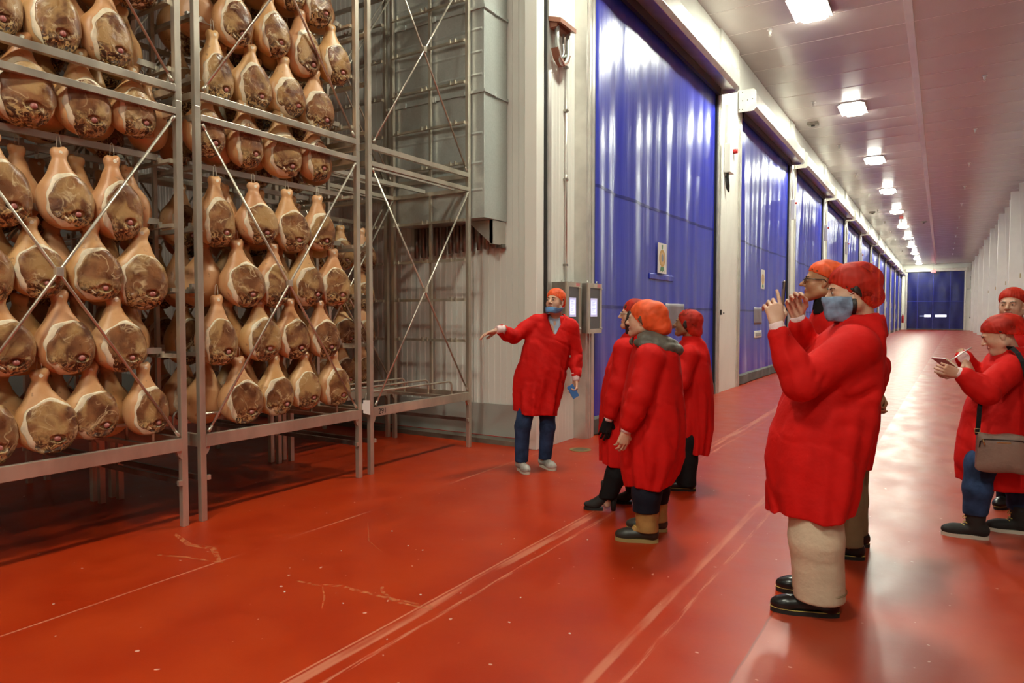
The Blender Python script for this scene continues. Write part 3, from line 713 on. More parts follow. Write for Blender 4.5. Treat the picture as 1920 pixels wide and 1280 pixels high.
def skin_mat():
    m = bpy.data.materials.new('ham_skin'); nt, b = nodes_of(m); N = nt.nodes.new; L = nt.links.new
    tc = N('ShaderNodeTexCoord'); oi = N('ShaderNodeObjectInfo'); ad = N('ShaderNodeVectorMath'); ad.operation = 'MULTIPLY_ADD'
    L(oi.outputs['Random'], ad.inputs[0]); ad.inputs[1].default_value = (17, 3, 9); L(tc.outputs['Object'], ad.inputs[2])
    def nz(sc, d=4):
        n = N('ShaderNodeTexNoise'); n.inputs['Scale'].default_value = sc; n.inputs['Detail'].default_value = d; L(ad.outputs[0], n.inputs['Vector'])
        r = N('ShaderNodeMapRange'); r.inputs['From Min'].default_value = .35; r.inputs['From Max'].default_value = .65; L(n.outputs['Fac'], r.inputs['Value']); return r.outputs[0], n
    def mix(f, A, B):
        x = N('ShaderNodeMix'); x.data_type = 'RGBA'; L(f, x.inputs['Factor'])
        for q, s_ in ((A, 'A'), (B, 'B')):
            if isinstance(q, tuple): x.inputs[s_].default_value = (*q, 1)
            else: L(q, x.inputs[s_])
        return x.outputs['Result']
    c = mix(nz(6)[0], (0.56, 0.29, 0.10), (0.74, 0.47, 0.24))
    cr = mix(oi.outputs['Random'], (0.70, 0.38, 0.14), (0.56, 0.20, 0.10))
    mx = N('ShaderNodeMix'); mx.data_type = 'RGBA'; mx.inputs['Factor'].default_value = .45; L(c, mx.inputs['A']); L(cr, mx.inputs['B'])
    f2 = nz(26, 5)[1]; r2 = N('ShaderNodeMapRange'); r2.inputs['From Min'].default_value = .64; r2.inputs['From Max'].default_value = .72; r2.inputs['To Max'].default_value = .6; L(f2.outputs['Fac'], r2.inputs['Value'])
    c = mix(r2.outputs[0], mx.outputs['Result'], (0.20, 0.075, 0.03))
    L(c, b.inputs['Base Color']); b.inputs['Roughness'].default_value = .42
    b.inputs['Subsurface Weight'].default_value = .0
    bp = N('ShaderNodeBump'); bp.inputs['Strength'].default_value = .25; bp.inputs['Distance'].default_value = .006; L(f2.outputs['Fac'], bp.inputs['Height']); L(bp.outputs[0], b.inputs['Normal'])
    return m
M['meat'] = meat_mat(); M['hamskin'] = skin_mat()
M['fat'] = mat('ham_fat', (0.78, 0.66, 0.47), .38, var=.12, scale=30, bump=.15, bscale=60)
M['bone'] = mat('bone_end', (0.42, 0.15, 0.13), .3, var=.2, scale=60)
M['hock'] = mat('bone_white', (0.85, 0.75, 0.60), .5)
M['string'] = mat('pale_string', (0.72, 0.66, 0.52), .8)

def ham_meshes(seed):
    rs = np.random.RandomState(seed); h = .006
    def base():
        S = SDF((-.16, -.21, -.56), (.16, .21, .05), h)
        S.cap((0, 0, -.035), (0, -.004, -.14), .032, .043, .02)
        S.ell((-.006, .026, -.020), (.031, .026, .032), .018); S.ell((-.004, -.025, -.030), (.030, .025, .034), .018); S.ell((.012, 0, -.045), (.024, .034, .026), .02)
        wy = rs2.uniform(-.018, .018)
        S.ell((-.012, wy, -.330), (.114, .158, .168), .09)
        S.ell((-.015, .018+wy, -.395), (.100, .136, .115), .04)
        S.cap((0, -.003, -.13), (-.005, wy, -.24), .045, .100, .05)
        X, Y, Z = S.xyz()
        S.D += .0035*noise3(X, Y, Z, 26, seed)
        nx, nz_ = math.cos(.13), math.sin(.13)
        pl = (X-.074)*nx+(Z+.25)*(-nz_)*(-1)*.55
        S.D = -S.smin(-S.D, -pl.astype(np.float32), .035)
        return S, X, Y, Z, wy
    rs2 = np.random.RandomState(seed+50); S, X, Y, Z, wy = base(); Db = S.D.copy()
    cy, cz = .016+wy+rs.uniform(-.006, .006), -.345+rs.uniform(-.008, .008)
    ang = np.arctan2(Z-cz, Y-cy)
    wob = 1+.07*np.sin(2*ang+rs.uniform(0, 6))+.05*np.sin(3*ang+rs.uniform(0, 6))+.025*np.sin(7*ang+rs.uniform(0, 6))
    cyf = cy+.022
    e1 = (np.sqrt(((Y-cyf-.006)/.138)**2+((Z-cz+.004)/.168)**2)-wob)*.11
    notch = np.sqrt(((Y-cy)/.126)**2+((Z-cz-.002)/.158)**2)
    e2 = (np.sqrt(((Y-cyf+.014)/.138)**2+((Z-cz-.002)/.176)**2)-(1+.3*(wob-1)))*.11
    e2 = np.maximum(e2, -(e1+.016)); e2 = e2+.004*np.sin(3*ang+rs.uniform(0, 6))+.003*np.sin(8*ang+rs.uniform(0, 6))
    F = SDF((-.16, -.21, -.56), (.16, .21, .05), h)
    F.D = np.maximum(np.maximum(Db-.0045, e2), np.maximum(-(Db+.014), -.02-X)).astype(np.float32)
    fat = arr_mesh('fat_rim', [F.mesh_arrays()], M['fat'])
    low = np.clip((-.375-Z)/.05, 0, 1)
    bump = .004*noise3(X, Y, Z, 38, seed+5)+low*.011*noise3(X, Y, Z, 80, seed+9, 7)
    by, bz = cyf+.026+rs.uniform(-.012, .012), cz-.075+rs.uniform(-.01, .01)
    cav = np.sqrt(((Y-by)/1.5)**2+((Z-bz)/.9)**2+0*X)-.027
    S.D = (-SDF.smin(-S.D, np.maximum(cav, -Db-.013).astype(np.float32), .004)).astype(np.float32)
    skin = arr_mesh('skin', [S.mesh_arrays()], M['hamskin'])
    G = SDF((-.16, -.21, -.56), (.16, .21, .05), h)
    d = np.maximum(Db-.0085+bump, e1); d = np.maximum(d, -.03-X); d = np.maximum(d, -(Db+.016))
    G.D = d.astype(np.float32)
    G.D = -SDF.smin(-G.D, (np.maximum(cav, (Db*-1)-.009)).astype(np.float32), .006)
    meat = arr_mesh('cut_face', [G.mesh_arrays()], M['meat'])
    # bone ends and hock pin
    xi = np.argmin(np.abs(S.ax[1]-by)); zi = np.argmin(np.abs(S.ax[2]-bz)); col = Db[:, xi, zi]; ins = np.where(col < 0)[0]; xs = S.ax[0][ins[-1]]-.004
    bo = MB().tube([(xs-.02, by, bz), (xs+.002, by, bz), (xs+.010, by, bz), (xs+.014, by, bz)], [.017, .018, .014, .005], 12).mesh('bone_end', M['bone'])
    hk = MB().tube([(.015, .002, -.035), (.034, .002, -.036), (.038, .002, -.036)], [.014, .013, .010], 12).mesh('hock_bone', M['hock'])
    st = MB().tube([(.0, -.013, -.03), (.002, -.012, .02), (0, -.008, .075)], .0018, 5).tube([(.0, .013, -.03), (.002, .012, .02), (0, .008, .075)], .0018, 5).tube([(0, -.008, .075), (0, 0, .085), (0, .008, .075)], .0018, 5).mesh('string', M['string'])
    return [('skin', skin), ('fat_rim', fat), ('cut_face', meat), ('bone_end', bo), ('hock_bone', hk), ('string', st)]
HAM = [ham_meshes(s_) for s_ in (3, 14, 27, 40, 52, 68)]
NH = 0
def ham(x, y, ztop, rz, label, group, s=1.0, full=True, var=None):
    global NH; NH += 1
    v = HAM[(NH*7+NH//3+random.randint(0, 5)) % 6 if var is None else var]
    t = empty('ham', (x, y, ztop), rz, label, 'ham', group); t.scale = (s, s*random.uniform(.93, 1.10), s*random.uniform(.95, 1.05))
    t.rotation_euler = (random.uniform(-.04, .04), random.uniform(-.05, .02), rz)
    for nm, me in v:
        if not full and nm in ('bone_end', 'hock_bone', 'cut_face', 'fat_rim'): continue
        if not full and nm == 'string': pass
        link(me, nm, t)
    return t

# ================================================================== RACKS
PT = .045
def make_rack(z0, zt, levels, zbot, lower):
    """one rack 1.63 m long, 1.12 m deep; origin on the floor below its front left corner, front towards +x"""
    L_, Dp = 1.63, 1.12
    t = empty('storage_rack'); st = M['steel']
    for x in (0, -Dp):
        for y in (0, L_-PT):
            p = MB().box(x-PT, x, y, y+PT, z0, zt).build('post', st, t, bevel=.003)
            if lower:
                s_ = 1 if y == 0 else -1; yy = y+PT if y == 0 else y
                MB().prism([(yy, zbot), (yy+s_*.035, zbot), (yy+s_*.02, zbot-.04), (yy, zbot-.06)], 0, x-PT+.01, x-.005).build('gusset', st, p)
                MB().box(x-.02, x+.004, *(sorted((yy, yy+s_*.03))), .30, .335).build('lug', st, p)
    for x in (0, -Dp):
        e = .09 if lower else .05
        MB().box(x-PT+.004, x+.003, PT, L_-PT, zbot, zbot+e).build('beam', st, t, bevel=.002)
        MB().box(x-PT+.004, x+.003, PT, L_-PT, zt-.10, zt-.055).build('beam', st, t, bevel=.002)
    for y in (.005, L_-PT+.005):
        MB().box(-Dp, -PT, y, y+.035, zbot, zbot+(.09 if lower else .05)).build('side_beam', st, t)
        MB().box(-Dp, -PT, y, y+.035, zt-.10, zt-.055).build('side_beam', st, t)
        MB().box(-.575, -.545, y, y+.03, zbot+.05, zt-.10).build('mid_post', st, t)
        if lower: MB().box(-Dp, -PT, y+.01, y+.03, .295, .335).build('foot_rail', M['steel_dark'], t)
    for lv in levels:
        for y in (.0, L_-PT):
            s_ = 1 if y == 0 else -1
            ya, yb = (y+PT, y+PT+.022) if y == 0 else (y-.022, y)
            r = MB().box(-Dp, -PT, ya, yb, lv-.032, lv-.002).box(-Dp, -PT, *(sorted((yb if y == 0 else ya, (yb if y == 0 else ya)+s_*.016))), lv-.032, lv-.028).build('side_rail', st, t)
            for xx in (-.20, -.62, -1.06):
                yq = (yb, yb+.018) if y == 0 else (ya-.018, ya)
                b_ = MB(); b_.box(xx-.045, xx-.025, *yq, lv-.03, lv+.014).box(xx+.025, xx+.045, *yq, lv-.03, lv+.014).box(xx-.045, xx+.045, *yq, lv-.034, lv-.03)
                b_.build('bar_bracket', st, r)
    za, zb = zbot+(.10 if lower else .06), zt-.11
    for x in (-.012, -Dp-.02):
        yc, zc = L_/2, (za+zb)/2
        if x < -.5 and not lower: pass
        for (ya, z_a), (yb, z_b) in (((PT, za), (L_-PT, zb)), ((PT, zb), (L_-PT, za))):
            off = .016 if z_a < z_b else .0
            a = np.array((x+off, ya+.01, z_a)); b_ = np.array((x+off, yb-.01, z_b)); dd = (b_-a)/np.linalg.norm(b_-a)
            br = MB().tube([a+dd*.05, b_-dd*.05], .0095, 10)
            for q, sg in ((a, 1), (b_, -1)): br.tube([q+dd*sg*.01, q+dd*sg*.03, q+dd*sg*.07], [.014, .013, .009], 6)
            br.build('cross_brace', M['steel'], t)
        MB().box(x-.012, x+.032, yc-.022, yc+.022, zc-.028, zc+.028).build('brace_clamp', st, t, bevel=.003)
    if lower:
        for xx in (-.16, -.50, -.86):
            pts = [(xx, .10, zbot+.06), (xx, .10, zbot+.17), (xx, .115, zbot+.20), (xx, .15, zbot+.215), (xx, L_-.21, zbot+.215), (xx, L_-.175, zbot+.20), (xx, L_-.16, zbot+.17), (xx, L_-.16, zbot+.04)]
            MB().tube(pts, .011, 8).build('guard_tube', st, t)
        MB().box(-Dp, -PT, L_-.19, L_-.15, zbot+.02, zbot+.05).build('tube_support', st, t); MB().box(-Dp, -PT, .07, .11, zbot+.02, zbot+.05).build('tube_support', st, t)
    return t
LOW = (1.235, 1.70, 2.15, 2.60); UP = (3.235, 3.69, 4.14, 4.60, 5.04)
lowr = make_rack(0, 3.0, LOW, .545, True); upr = make_rack(3.0, 5.43, UP, 3.055, False)
BAYS = [1.235, 2.965, 4.705]
XR = [-4.53, -5.765]
nm_y = ['left', 'middle', 'right']
used = set()
def place_rack(proto, x, y, lb):
    o = proto if id(proto) not in used else copy_tree(proto); used.add(id(proto))
    o.location = (x, y, 0); tag(o, lb, 'rack', 'steel drying racks')
front_lb = [('steel rack full of hams at the left edge, standing on the floor', 'steel rack full of hams at the left edge, stacked upper one'),
            ('steel rack full of hams in the middle, standing on the floor', 'steel rack full of hams in the middle, stacked upper one'),
            ('empty steel rack standing on the floor in front of the ribbed wall', 'empty steel rack stacked on the other in front of the air duct')]
for i, yb in enumerate(BAYS):
    place_rack(lowr, XR[0], yb, front_lb[i][0]); place_rack(upr, XR[0], yb, front_lb[i][1])
    bk = ['back row steel rack standing behind the %s front rack' % n for n in ('left ham', 'middle ham', 'empty')][i]
    place_rack(lowr, XR[1], yb, bk); place_rack(upr, XR[1], yb, bk.replace('standing', 'stacked high'))

# hanging bars (loose, they rest in the brackets)
M['bar'] = mat('bar_steel', (0.66, 0.62, 0.54), 0.34, 0.75, var=0.1, scale=5)
barm = MB().box(-.016, .016, 0, 1.49, -.0, .042).mesh('hanging_bar', M['bar'])
hook_m = None
def bar(x, y0, z, lb):
    o = link(barm, 'hanging_bar'); o.location = (x, y0+.07, z-.003); tag(o, lb, 'bar', 'ham hanging bars'); return o
rowname = {1.235: 'lowest', 1.70: 'second lowest', 2.15: 'third', 2.60: 'fourth', 3.235: 'fifth', 3.69: 'sixth', 4.14: 'seventh', 4.60: 'eighth', 5.04: 'ninth'}
XB = (-.20, -.62, -1.06); depthn = ('front', 'middle', 'rear')
for i in (0, 1):
    for lv in LOW+UP:
        for k in (0, 1, 2):
            bar(XR[0]+XB[k], BAYS[i], lv, '%s steel bar at %s level of the %s ham rack' % (depthn[k], rowname[lv], ('left', 'middle')[i]))
for lv in (2.93,):
    for k in (0, 1): bar(XR[0]+XB[k], BAYS[2], lv, 'spare steel bar lying in the empty rack, %s one' % depthn[k])
for lv in LOW:
    for k in (0, 1): bar(XR[1]+XB[k], BAYS[2], lv, '%s bar at %s level of the back row rack behind the empty one' % (depthn[k], rowname[lv]))

# front hams, cut faces out: measured y of each along its bar
FR = {(0, 2.60): (1.76, 2.12, 2.44), (0, 2.15): (1.66, 1.95, 2.30, 2.62), (0, 1.70): (1.45, 1.77, 2.10, 2.43), (0, 1.235): (1.66, 1.98, 2.27, 2.62),
      (0, 3.235): (1.62, 1.93, 2.25, 2.58), (0, 3.69): (1.45, 1.77, 2.08, 2.42), (0, 4.14): (1.62, 1.95, 2.28, 2.61), (0, 4.60): (1.45, 1.80, 2.12, 2.45), (0, 5.04): (1.62, 1.95, 2.28, 2.6),
      (1, 2.60): (3.19, 3.53, 3.86, 4.19), (1, 2.15): (3.37, 3.71, 4.03, 4.36), (1, 1.70): (3.19, 3.57, 3.87, 4.19), (1, 1.235): (3.37, 3.71, 4.02, 4.35),
      (1, 3.235): (3.12, 3.44, 3.79, 4.14), (1, 3.69): (3.19, 3.52, 3.84, 4.17), (1, 4.14): (3.36, 3.70, 4.02, 4.36), (1, 4.60): (3.19, 3.54, 3.88, 4.18), (1, 5.04): (3.36, 3.70, 4.02, 4.34)}
rk = ('left', 'middle')
for (i, lv), ys in FR.items():
    for q, y in enumerate(ys):
        ham(XR[0]-.20+.085, y, lv-.055+random.uniform(-.012, .008), -.16+random.uniform(-.16, .12),
            'ham, cut face outward, %s row of %s rack, %s from left end' % (rowname[lv], rk[i], ORD[q]), 'hams facing out in the %s rack' % rk[i], s=random.uniform(.95, 1.04))
    # hams behind them on the same bar, skin side towards the aisle
    g = [(a+b_)/2+.02 for a, b_ in zip(ys[:-1], ys[1:])]+[ys[-1]+.19]
    if ys[0]-BAYS[i] > .35: g = [ys[0]-.17]+g
    for q, y in enumerate(g):
        if y > BAYS[i]+1.55: continue
        ham(XR[0]-.20-.085, y, lv-.06+random.uniform(-.012, .01), PI-.1+random.uniform(-.25, .25),
            'ham turned skin outward, %s row of %s rack, %s from left end' % (rowname[lv], rk[i], ORD[q]), 'hams turned away in the %s rack' % rk[i], s=random.uniform(.93, 1.0), full=False)
for i in (0, 1):
    for lv in (1.70, 2.60, 3.69):
        for q in range(3): ham(XR[1]-.20+.07, BAYS[i]+.3+.45*q, lv-.06, random.uniform(-.2, .2), 'ham in the dark back rack behind the %s one, %s row, %s along' % (rk[i], rowname[lv], ORD[q]), 'hams in the dark back racks')
    for lv in LOW+UP[:4]:
        for q in range(4):
            ham(XR[0]-.62+.04, BAYS[i]+.24+.36*q+(.12 if q % 2 else 0)*.5, lv-.06, random.uniform(-.3, .2), 'ham in the dark, middle bar, %s row of %s rack, %s along' % (rowname[lv], rk[i], ORD[q]), 'hams on the middle bars of the %s rack' % rk[i])
for lv in LOW:
    for q in range(4):
        ham(XR[1]-.20+.07, BAYS[2]+.28+.335*q, lv-.06, -.3+random.uniform(-.15, .15), 'ham in back rack seen past the empty rack, %s row, %s along' % (rowname[lv], ORD[q]), 'hams in the far back row rack')
    for q in range(3):
        ham(XR[1]-.20-.10, BAYS[2]+.42+.35*q, lv-.06, PI+random.uniform(-.15, .15), 'ham turned away in back rack past the empty one, %s row, %s along' % (rowname[lv], ORD[q]), 'hams in the far back row rack', full=False)
for i in (0, 1):
    for lv in (1.235, 1.70, 2.15):
        for q in range(3):
            ham(XR[0]-1.06+.03, BAYS[i]+.30+.46*q, lv-.06, random.uniform(-.3, .2), 'ham in the dark, rear bar, %s row of %s rack, %s along' % (rowname[lv], rk[i], ORD[q]), 'hams on the rear bars of the %s rack' % rk[i])
# small things on the racks
text_mesh('291', .075, M['black'], 'beam_number', bpy.data.objects['storage_rack.003'] if False else None, Matrix.Translation((0, 0, 0))).name = 'tmp_text'
tt = bpy.data.objects['tmp_text']; tt.name = 'beam_number'
for r_ in [o for o in bpy.data.objects if o.name.startswith('storage_rack') and o.parent is None]:
    if abs(r_.location.x-XR[0]) < .01 and abs(r_.location.y-BAYS[2]) < .01 and 'floor' in r_['label']: rack2 = r_
tt.parent = rack2; tt.data.transform(Matrix.Translation((.0045, .16, .588)) @ Matrix.Rotation(PI/2, 4, 'Z') @ Matrix.Rotation(PI/2, 4, 'X'))
t = tag(empty('paper_tag', (XR[0]+.01, 4.60, .60)), 'white paper tag taped to the post between the middle and the empty rack', 'tag')
MB().add([(0,0,0),(.0,.09,-.03),(.0,.09,.11),(.0,0,.12)], [(0,1,2,3)]).add([(.002,0,0),(.002,.09,-.03),(.002,.09,.11),(.002,0,.12)], [(0,1,2,3)]).build('tag_sheet', M['paper'], t)
MB().box(-.004, .004, -.012, .004, .03, .09).build('tape', M['paper'], t)


# people: positions in metres, each in a frame at the feet (x to the right, y away from the aisle end, z up)
PEOPLE = {'leader': {'arms': [{'hand': {'curl': 0.25, 'd': (-0.95, -0.25, -0.25), 'n': (-0.1, -0.3, -1), 'side': 1, 'spread': 1.3},
                      'p': [(-0.012, -0.0, 1.438), (-0.203, -0.12, 1.307), (-0.332, -0.3, 1.372)],
                      'r': [0.075, 0.07, 0.052]},
                     {'hand': {'curl': 0.75, 'd': (-0.05, -0.25, -1), 'n': (-0.9, -0.3, 0), 'side': -1, 'spread': 0.6},
                      'p': [(0.345, -0.0, 1.397), (0.406, 0.03, 1.136), (0.393, -0.06, 0.915)],
                      'r': [0.075, 0.068, 0.052]}],
            'coat': [(0.55, 0.002, 0, 0.2, 0.17), (0.758, 0.023, 0, 0.231, 0.165), (0.914, 0.056, 0, 0.249, 0.16), (1.044, 0.082, 0.0, 0.243, 0.155), (1.252, 0.122, 0.0, 0.222, 0.145),
                     (1.396, 0.149, 0.02, 0.217, 0.13), (1.474, 0.165, 0.03, 0.181, 0.1), (1.521, 0.186, 0.03, 0.098, 0.07)],
            'face': (-0.52, -0.8, 0.2),
            'head': (0.193, -0.02, 1.634),
            'legs': [{'p': [(-0.053, 0.0, 0.732), (-0.121, -0.06, 0.429), (-0.136, -0.04, 0.072)], 'r': [0.095, 0.075, 0.062], 'shoe': 0.27, 'toe': (0.35, -0.94)},
                     {'p': [(0.115, 0.03, 0.729), (0.126, 0.03, 0.414), (0.099, 0.1, 0.084)], 'r': [0.095, 0.075, 0.062], 'shoe': 0.27, 'toe': (0.5, -0.87)}],
            'loc': [-3.333, 5.724, 0.0],
            'neck': (0.207, 0.03, 1.479)},
 'man1': {'arms': [{'hand': {'curl': 0.8, 'd': (-0.12, 0.25, 1), 'index': 0.18, 'n': (0.15, 1, -0.2), 'side': 1, 'spread': 0.6},
                    'p': [(0.096, -0.18, 1.352), (-0.183, -0.24, 1.183), (-0.277, -0.2, 1.424)],
                    'r': [0.105, 0.088, 0.056]},
                   {'hand': {'curl': 0.7, 'd': (-0.35, -0.15, 1), 'n': (-0.1, -1, -0.2), 'side': -1, 'spread': 0.6},
                    'p': [(0.252, 0.2, 1.349), (0.124, 0.26, 1.186), (-0.044, 0.12, 1.461)],
                    'r': [0.1, 0.09, 0.058]}],
          'coat': [(0.52, -0.035, 0, 0.19, 0.26), (0.635, -0.024, 0, 0.218, 0.27), (0.772, -0.006, 0, 0.235, 0.275), (0.909, 0.018, 0, 0.236, 0.275), (1.045, 0.054, 0, 0.225, 0.265),
                   (1.181, 0.091, 0, 0.205, 0.25), (1.316, 0.135, 0, 0.17, 0.235), (1.411, 0.175, 0, 0.126, 0.21), (1.47, 0.198, 0, 0.096, 0.15), (1.511, 0.215, 0, 0.07, 0.09)],
          'face': (-0.955, 0.16, -0.05),
          'head': (0.159, -0.0, 1.618),
          'legs': [{'p': [(-0.041, -0.1, 0.607), (-0.042, -0.11, 0.396), (-0.008, -0.08, 0.138)], 'r': [0.13, 0.125, 0.122], 'shoe': 0.325, 'toe': (-0.96, 0.28)},
                   {'p': [(0.072, 0.12, 0.548), (0.072, 0.13, 0.317), (0.117, 0.17, 0.086)], 'r': [0.125, 0.115, 0.11], 'shoe': 0.325, 'toe': (-0.96, 0.28)}],
          'loc': [-0.527, 3.747, 0.0],
          'neck': (0.211, -0.0, 1.462)},
 'man2': {'arms': [{'hand': {'curl': 0.7, 'd': (0.15, 0.35, -0.8), 'n': (0.9, 0, 0.2), 'side': -1, 'spread': 0.5},
                    'p': [(-0.149, -0.17, 1.427), (0.002, -0.2, 1.191), (0.124, 0.0, 1.035)],
                    'r': [0.085, 0.08, 0.058]},
                   {'hand': {'curl': 0.8, 'd': (0.1, -0.45, -0.7), 'n': (-0.9, 0, 0.2), 'side': 1, 'spread': 0.5},
                    'p': [(0.079, 0.19, 1.431), (0.255, 0.22, 1.176), (0.157, 0.05, 1.043)],
                    'r': [0.085, 0.08, 0.058]}],
          'coat': [(0.567, -0.054, 0, 0.114, 0.21), (0.741, -0.037, 0, 0.133, 0.215), (0.942, -0.032, 0, 0.158, 0.215), (1.142, -0.06, 0, 0.182, 0.21), (1.308, -0.087, 0, 0.185, 0.205),
                   (1.457, -0.112, 0, 0.161, 0.19), (1.54, -0.134, 0, 0.116, 0.13), (1.586, -0.151, 0, 0.067, 0.08)],
          'face': (-0.93, 0.33, 0.1),
          'head': (-0.216, 0.0, 1.711),
          'legs': [{'p': [(-0.091, -0.08, 0.657), (-0.081, -0.09, 0.363), (-0.048, -0.06, 0.081)], 'r': [0.11, 0.09, 0.082], 'shoe': 0.3, 'toe': (-0.93, 0.35)},
                   {'p': [(0.045, 0.12, 0.617), (0.064, 0.12, 0.323), (0.101, 0.17, 0.081)], 'r': [0.11, 0.085, 0.078], 'shoe': 0.3, 'toe': (-0.93, 0.35)}],
          'loc': [-0.447, 4.722, 0.0],
          'neck': (-0.164, 0.0, 1.573)},
 'man_right': {'arms': [{'hand': {'curl': 0.5, 'd': (0.1, -0.2, -1), 'n': (1, 0, 0), 'side': 1, 'spread': 0.5},
                         'p': [(-0.1, -0.0, 1.35), (-0.075, 0.06, 1.086), (-0.093, -0.02, 0.883)],
                         'r': [0.078, 0.07, 0.055]},
                        {'hand': {'curl': 0.5, 'd': (-0.1, -0.2, -1), 'n': (-1, 0, 0), 'side': -1, 'spread': 0.5},
                         'p': [(0.222, -0.0, 1.35), (0.319, 0.06, 1.086), (0.241, -0.02, 0.883)],
                         'r': [0.078, 0.07, 0.055]}],
               'coat': [(0.225, 0.094, 0, 0.19, 0.18), (0.374, 0.095, 0, 0.202, 0.18), (0.712, 0.081, 0, 0.206, 0.17), (1.048, 0.066, 0, 0.208, 0.16), (1.3, 0.056, 0, 0.197, 0.15),
                        (1.408, 0.043, 0, 0.157, 0.12), (1.45, 0.031, 0, 0.092, 0.08)],
               'face': (-0.78, -0.62, 0.02),
               'head': (-0.027, -0.0, 1.583),
               'legs': [{'p': [(-0.015, -0.0, 0.374), (-0.033, -0.02, 0.209), (-0.023, -0.0, 0.077)], 'r': [0.1, 0.08, 0.07], 'shoe': 0.28, 'toe': (-0.8, -0.55)},
                        {'p': [(0.162, 0.05, 0.363), (0.167, 0.05, 0.192), (0.166, 0.05, 0.085)], 'r': [0.1, 0.08, 0.07], 'shoe': 0.28, 'toe': (-0.7, -0.6)}],
               'loc': [0.487, 6.618, 0.0],
               'neck': (0.025, 0.02, 1.45)},
 'woman1': {'arms': [{'hand': {'curl': 0.5, 'd': (-0.25, 0, -1), 'n': (0, 1, 0), 'side': -1, 'spread': 0.5},
                      'p': [(0.059, -0.15, 1.247), (0.004, -0.2, 0.99), (-0.059, -0.18, 0.755)],
                      'r': [0.08, 0.078, 0.058]},
                     {'hand': {'curl': 0.5, 'd': (-0.2, 0, -1), 'n': (0, -1, 0), 'side': 1, 'spread': 0.5},
                      'p': [(0.151, 0.15, 1.232), (0.119, 0.2, 0.95), (0.022, 0.18, 0.716)],
                      'r': [0.08, 0.075, 0.058]}],
            'coat': [(0.357, 0.085, 0, 0.187, 0.19), (0.637, 0.091, 0, 0.203, 0.19), (0.887, 0.098, 0, 0.203, 0.19), (1.095, 0.118, 0, 0.182, 0.18), (1.26, 0.145, 0, 0.144, 0.17),
                     (1.351, 0.158, 0, 0.104, 0.12), (1.401, 0.166, 0, 0.049, 0.07)],
            'face': (-0.97, 0.22, 0.08),
            'head': (0.144, -0.0, 1.508),
            'legs': [{'heel': 0.07, 'p': [(0.062, -0.06, 0.461), (0.007, -0.08, 0.279), (-0.059, -0.06, 0.129)], 'r': [0.1, 0.08, 0.068], 'shoe': 0.25, 'toe': (-0.98, 0.18)},
                     {'heel': 0.05, 'p': [(0.182, 0.1, 0.429), (0.174, 0.1, 0.237), (0.196, 0.12, 0.082)], 'r': [0.1, 0.08, 0.07], 'shoe': 0.25, 'toe': (-0.98, 0.18)}],
            'loc': [-2.141, 4.896, 0.0],
            'neck': (0.166, 0.0, 1.376)},
 'woman2': {'arms': [{'hand': {'curl': 0.5, 'd': (-0.3, -0.05, -1), 'n': (-0.2, 1, 0), 'side': -1, 'spread': 0.5},
                      'p': [(0.018, -0.17, 1.225), (-0.052, -0.24, 0.998), (-0.125, -0.22, 0.797)],
                      'r': [0.09, 0.082, 0.064]},
                     {'hand': {'curl': 0.5, 'd': (-0.3, 0.05, -1), 'n': (0, -1, 0), 'side': 1, 'spread': 0.5},
                      'p': [(0.118, 0.18, 1.211), (0.095, 0.24, 0.943), (-0.043, 0.2, 0.76)],
                      'r': [0.09, 0.085, 0.07]}],
            'coat': [(0.371, 0.041, 0, 0.143, 0.21), (0.466, 0.056, 0, 0.185, 0.235), (0.574, 0.07, 0, 0.207, 0.25), (0.755, 0.077, 0, 0.219, 0.25), (0.953, 0.079, 0, 0.204, 0.24),
                     (1.114, 0.087, 0, 0.18, 0.22), (1.239, 0.089, 0, 0.159, 0.2), (1.322, 0.083, 0, 0.129, 0.15), (1.372, 0.058, 0, 0.075, 0.09)],
            'face': (-0.92, 0.37, 0.05),
            'head': (0.007, 0.0, 1.472),
            'legs': [{'p': [(0.035, -0.08, 0.484), (0.023, -0.09, 0.326), (0.019, -0.08, 0.163)], 'r': [0.12, 0.095, 0.083], 'shoe': 0.28, 'toe': (-0.97, 0.22)},
                     {'p': [(0.123, 0.12, 0.438), (0.133, 0.13, 0.287), (0.131, 0.15, 0.132)], 'r': [0.115, 0.09, 0.078], 'shoe': 0.28, 'toe': (-0.97, 0.22)}],
            'loc': [-1.696, 4.326, 0.0],
            'neck': (0.033, 0.0, 1.357)},
 'woman3': {'arms': [{'hand': {'curl': 0.5, 'd': (-0.5, 0.8, 0.1), 'n': (0, 0, -1), 'side': 1, 'spread': 0.5},
                      'p': [(-0.017, -0.15, 1.172), (-0.091, -0.2, 0.951), (-0.115, -0.0, 1.002)],
                      'r': [0.078, 0.072, 0.055]},
                     {'hand': {'curl': 0.5, 'd': (-0.5, -0.8, 0.1), 'n': (0, 0, -1), 'side': -1, 'spread': 0.5},
                      'p': [(0.091, 0.16, 1.154), (0.047, 0.22, 0.911), (-0.068, 0.08, 0.924)],
                      'r': [0.078, 0.072, 0.055]}],
            'coat': [(0.313, 0.056, 0, 0.128, 0.185), (0.537, 0.074, 0, 0.148, 0.19), (0.77, 0.077, 0, 0.152, 0.19), (1.002, 0.062, 0, 0.15, 0.185), (1.177, 0.046, 0, 0.141, 0.17),
                     (1.27, 0.051, 0, 0.108, 0.13), (1.325, 0.048, 0, 0.065, 0.07)],
            'face': (-0.89, 0.42, 0.12),
            'head': (-0.004, -0.0, 1.431),
            'legs': [{'p': [(0.001, -0.07, 0.434), (-0.009, -0.08, 0.251), (-0.016, -0.08, 0.076)], 'r': [0.1, 0.088, 0.085], 'shoe': 0.26, 'toe': (-0.96, 0.25)},
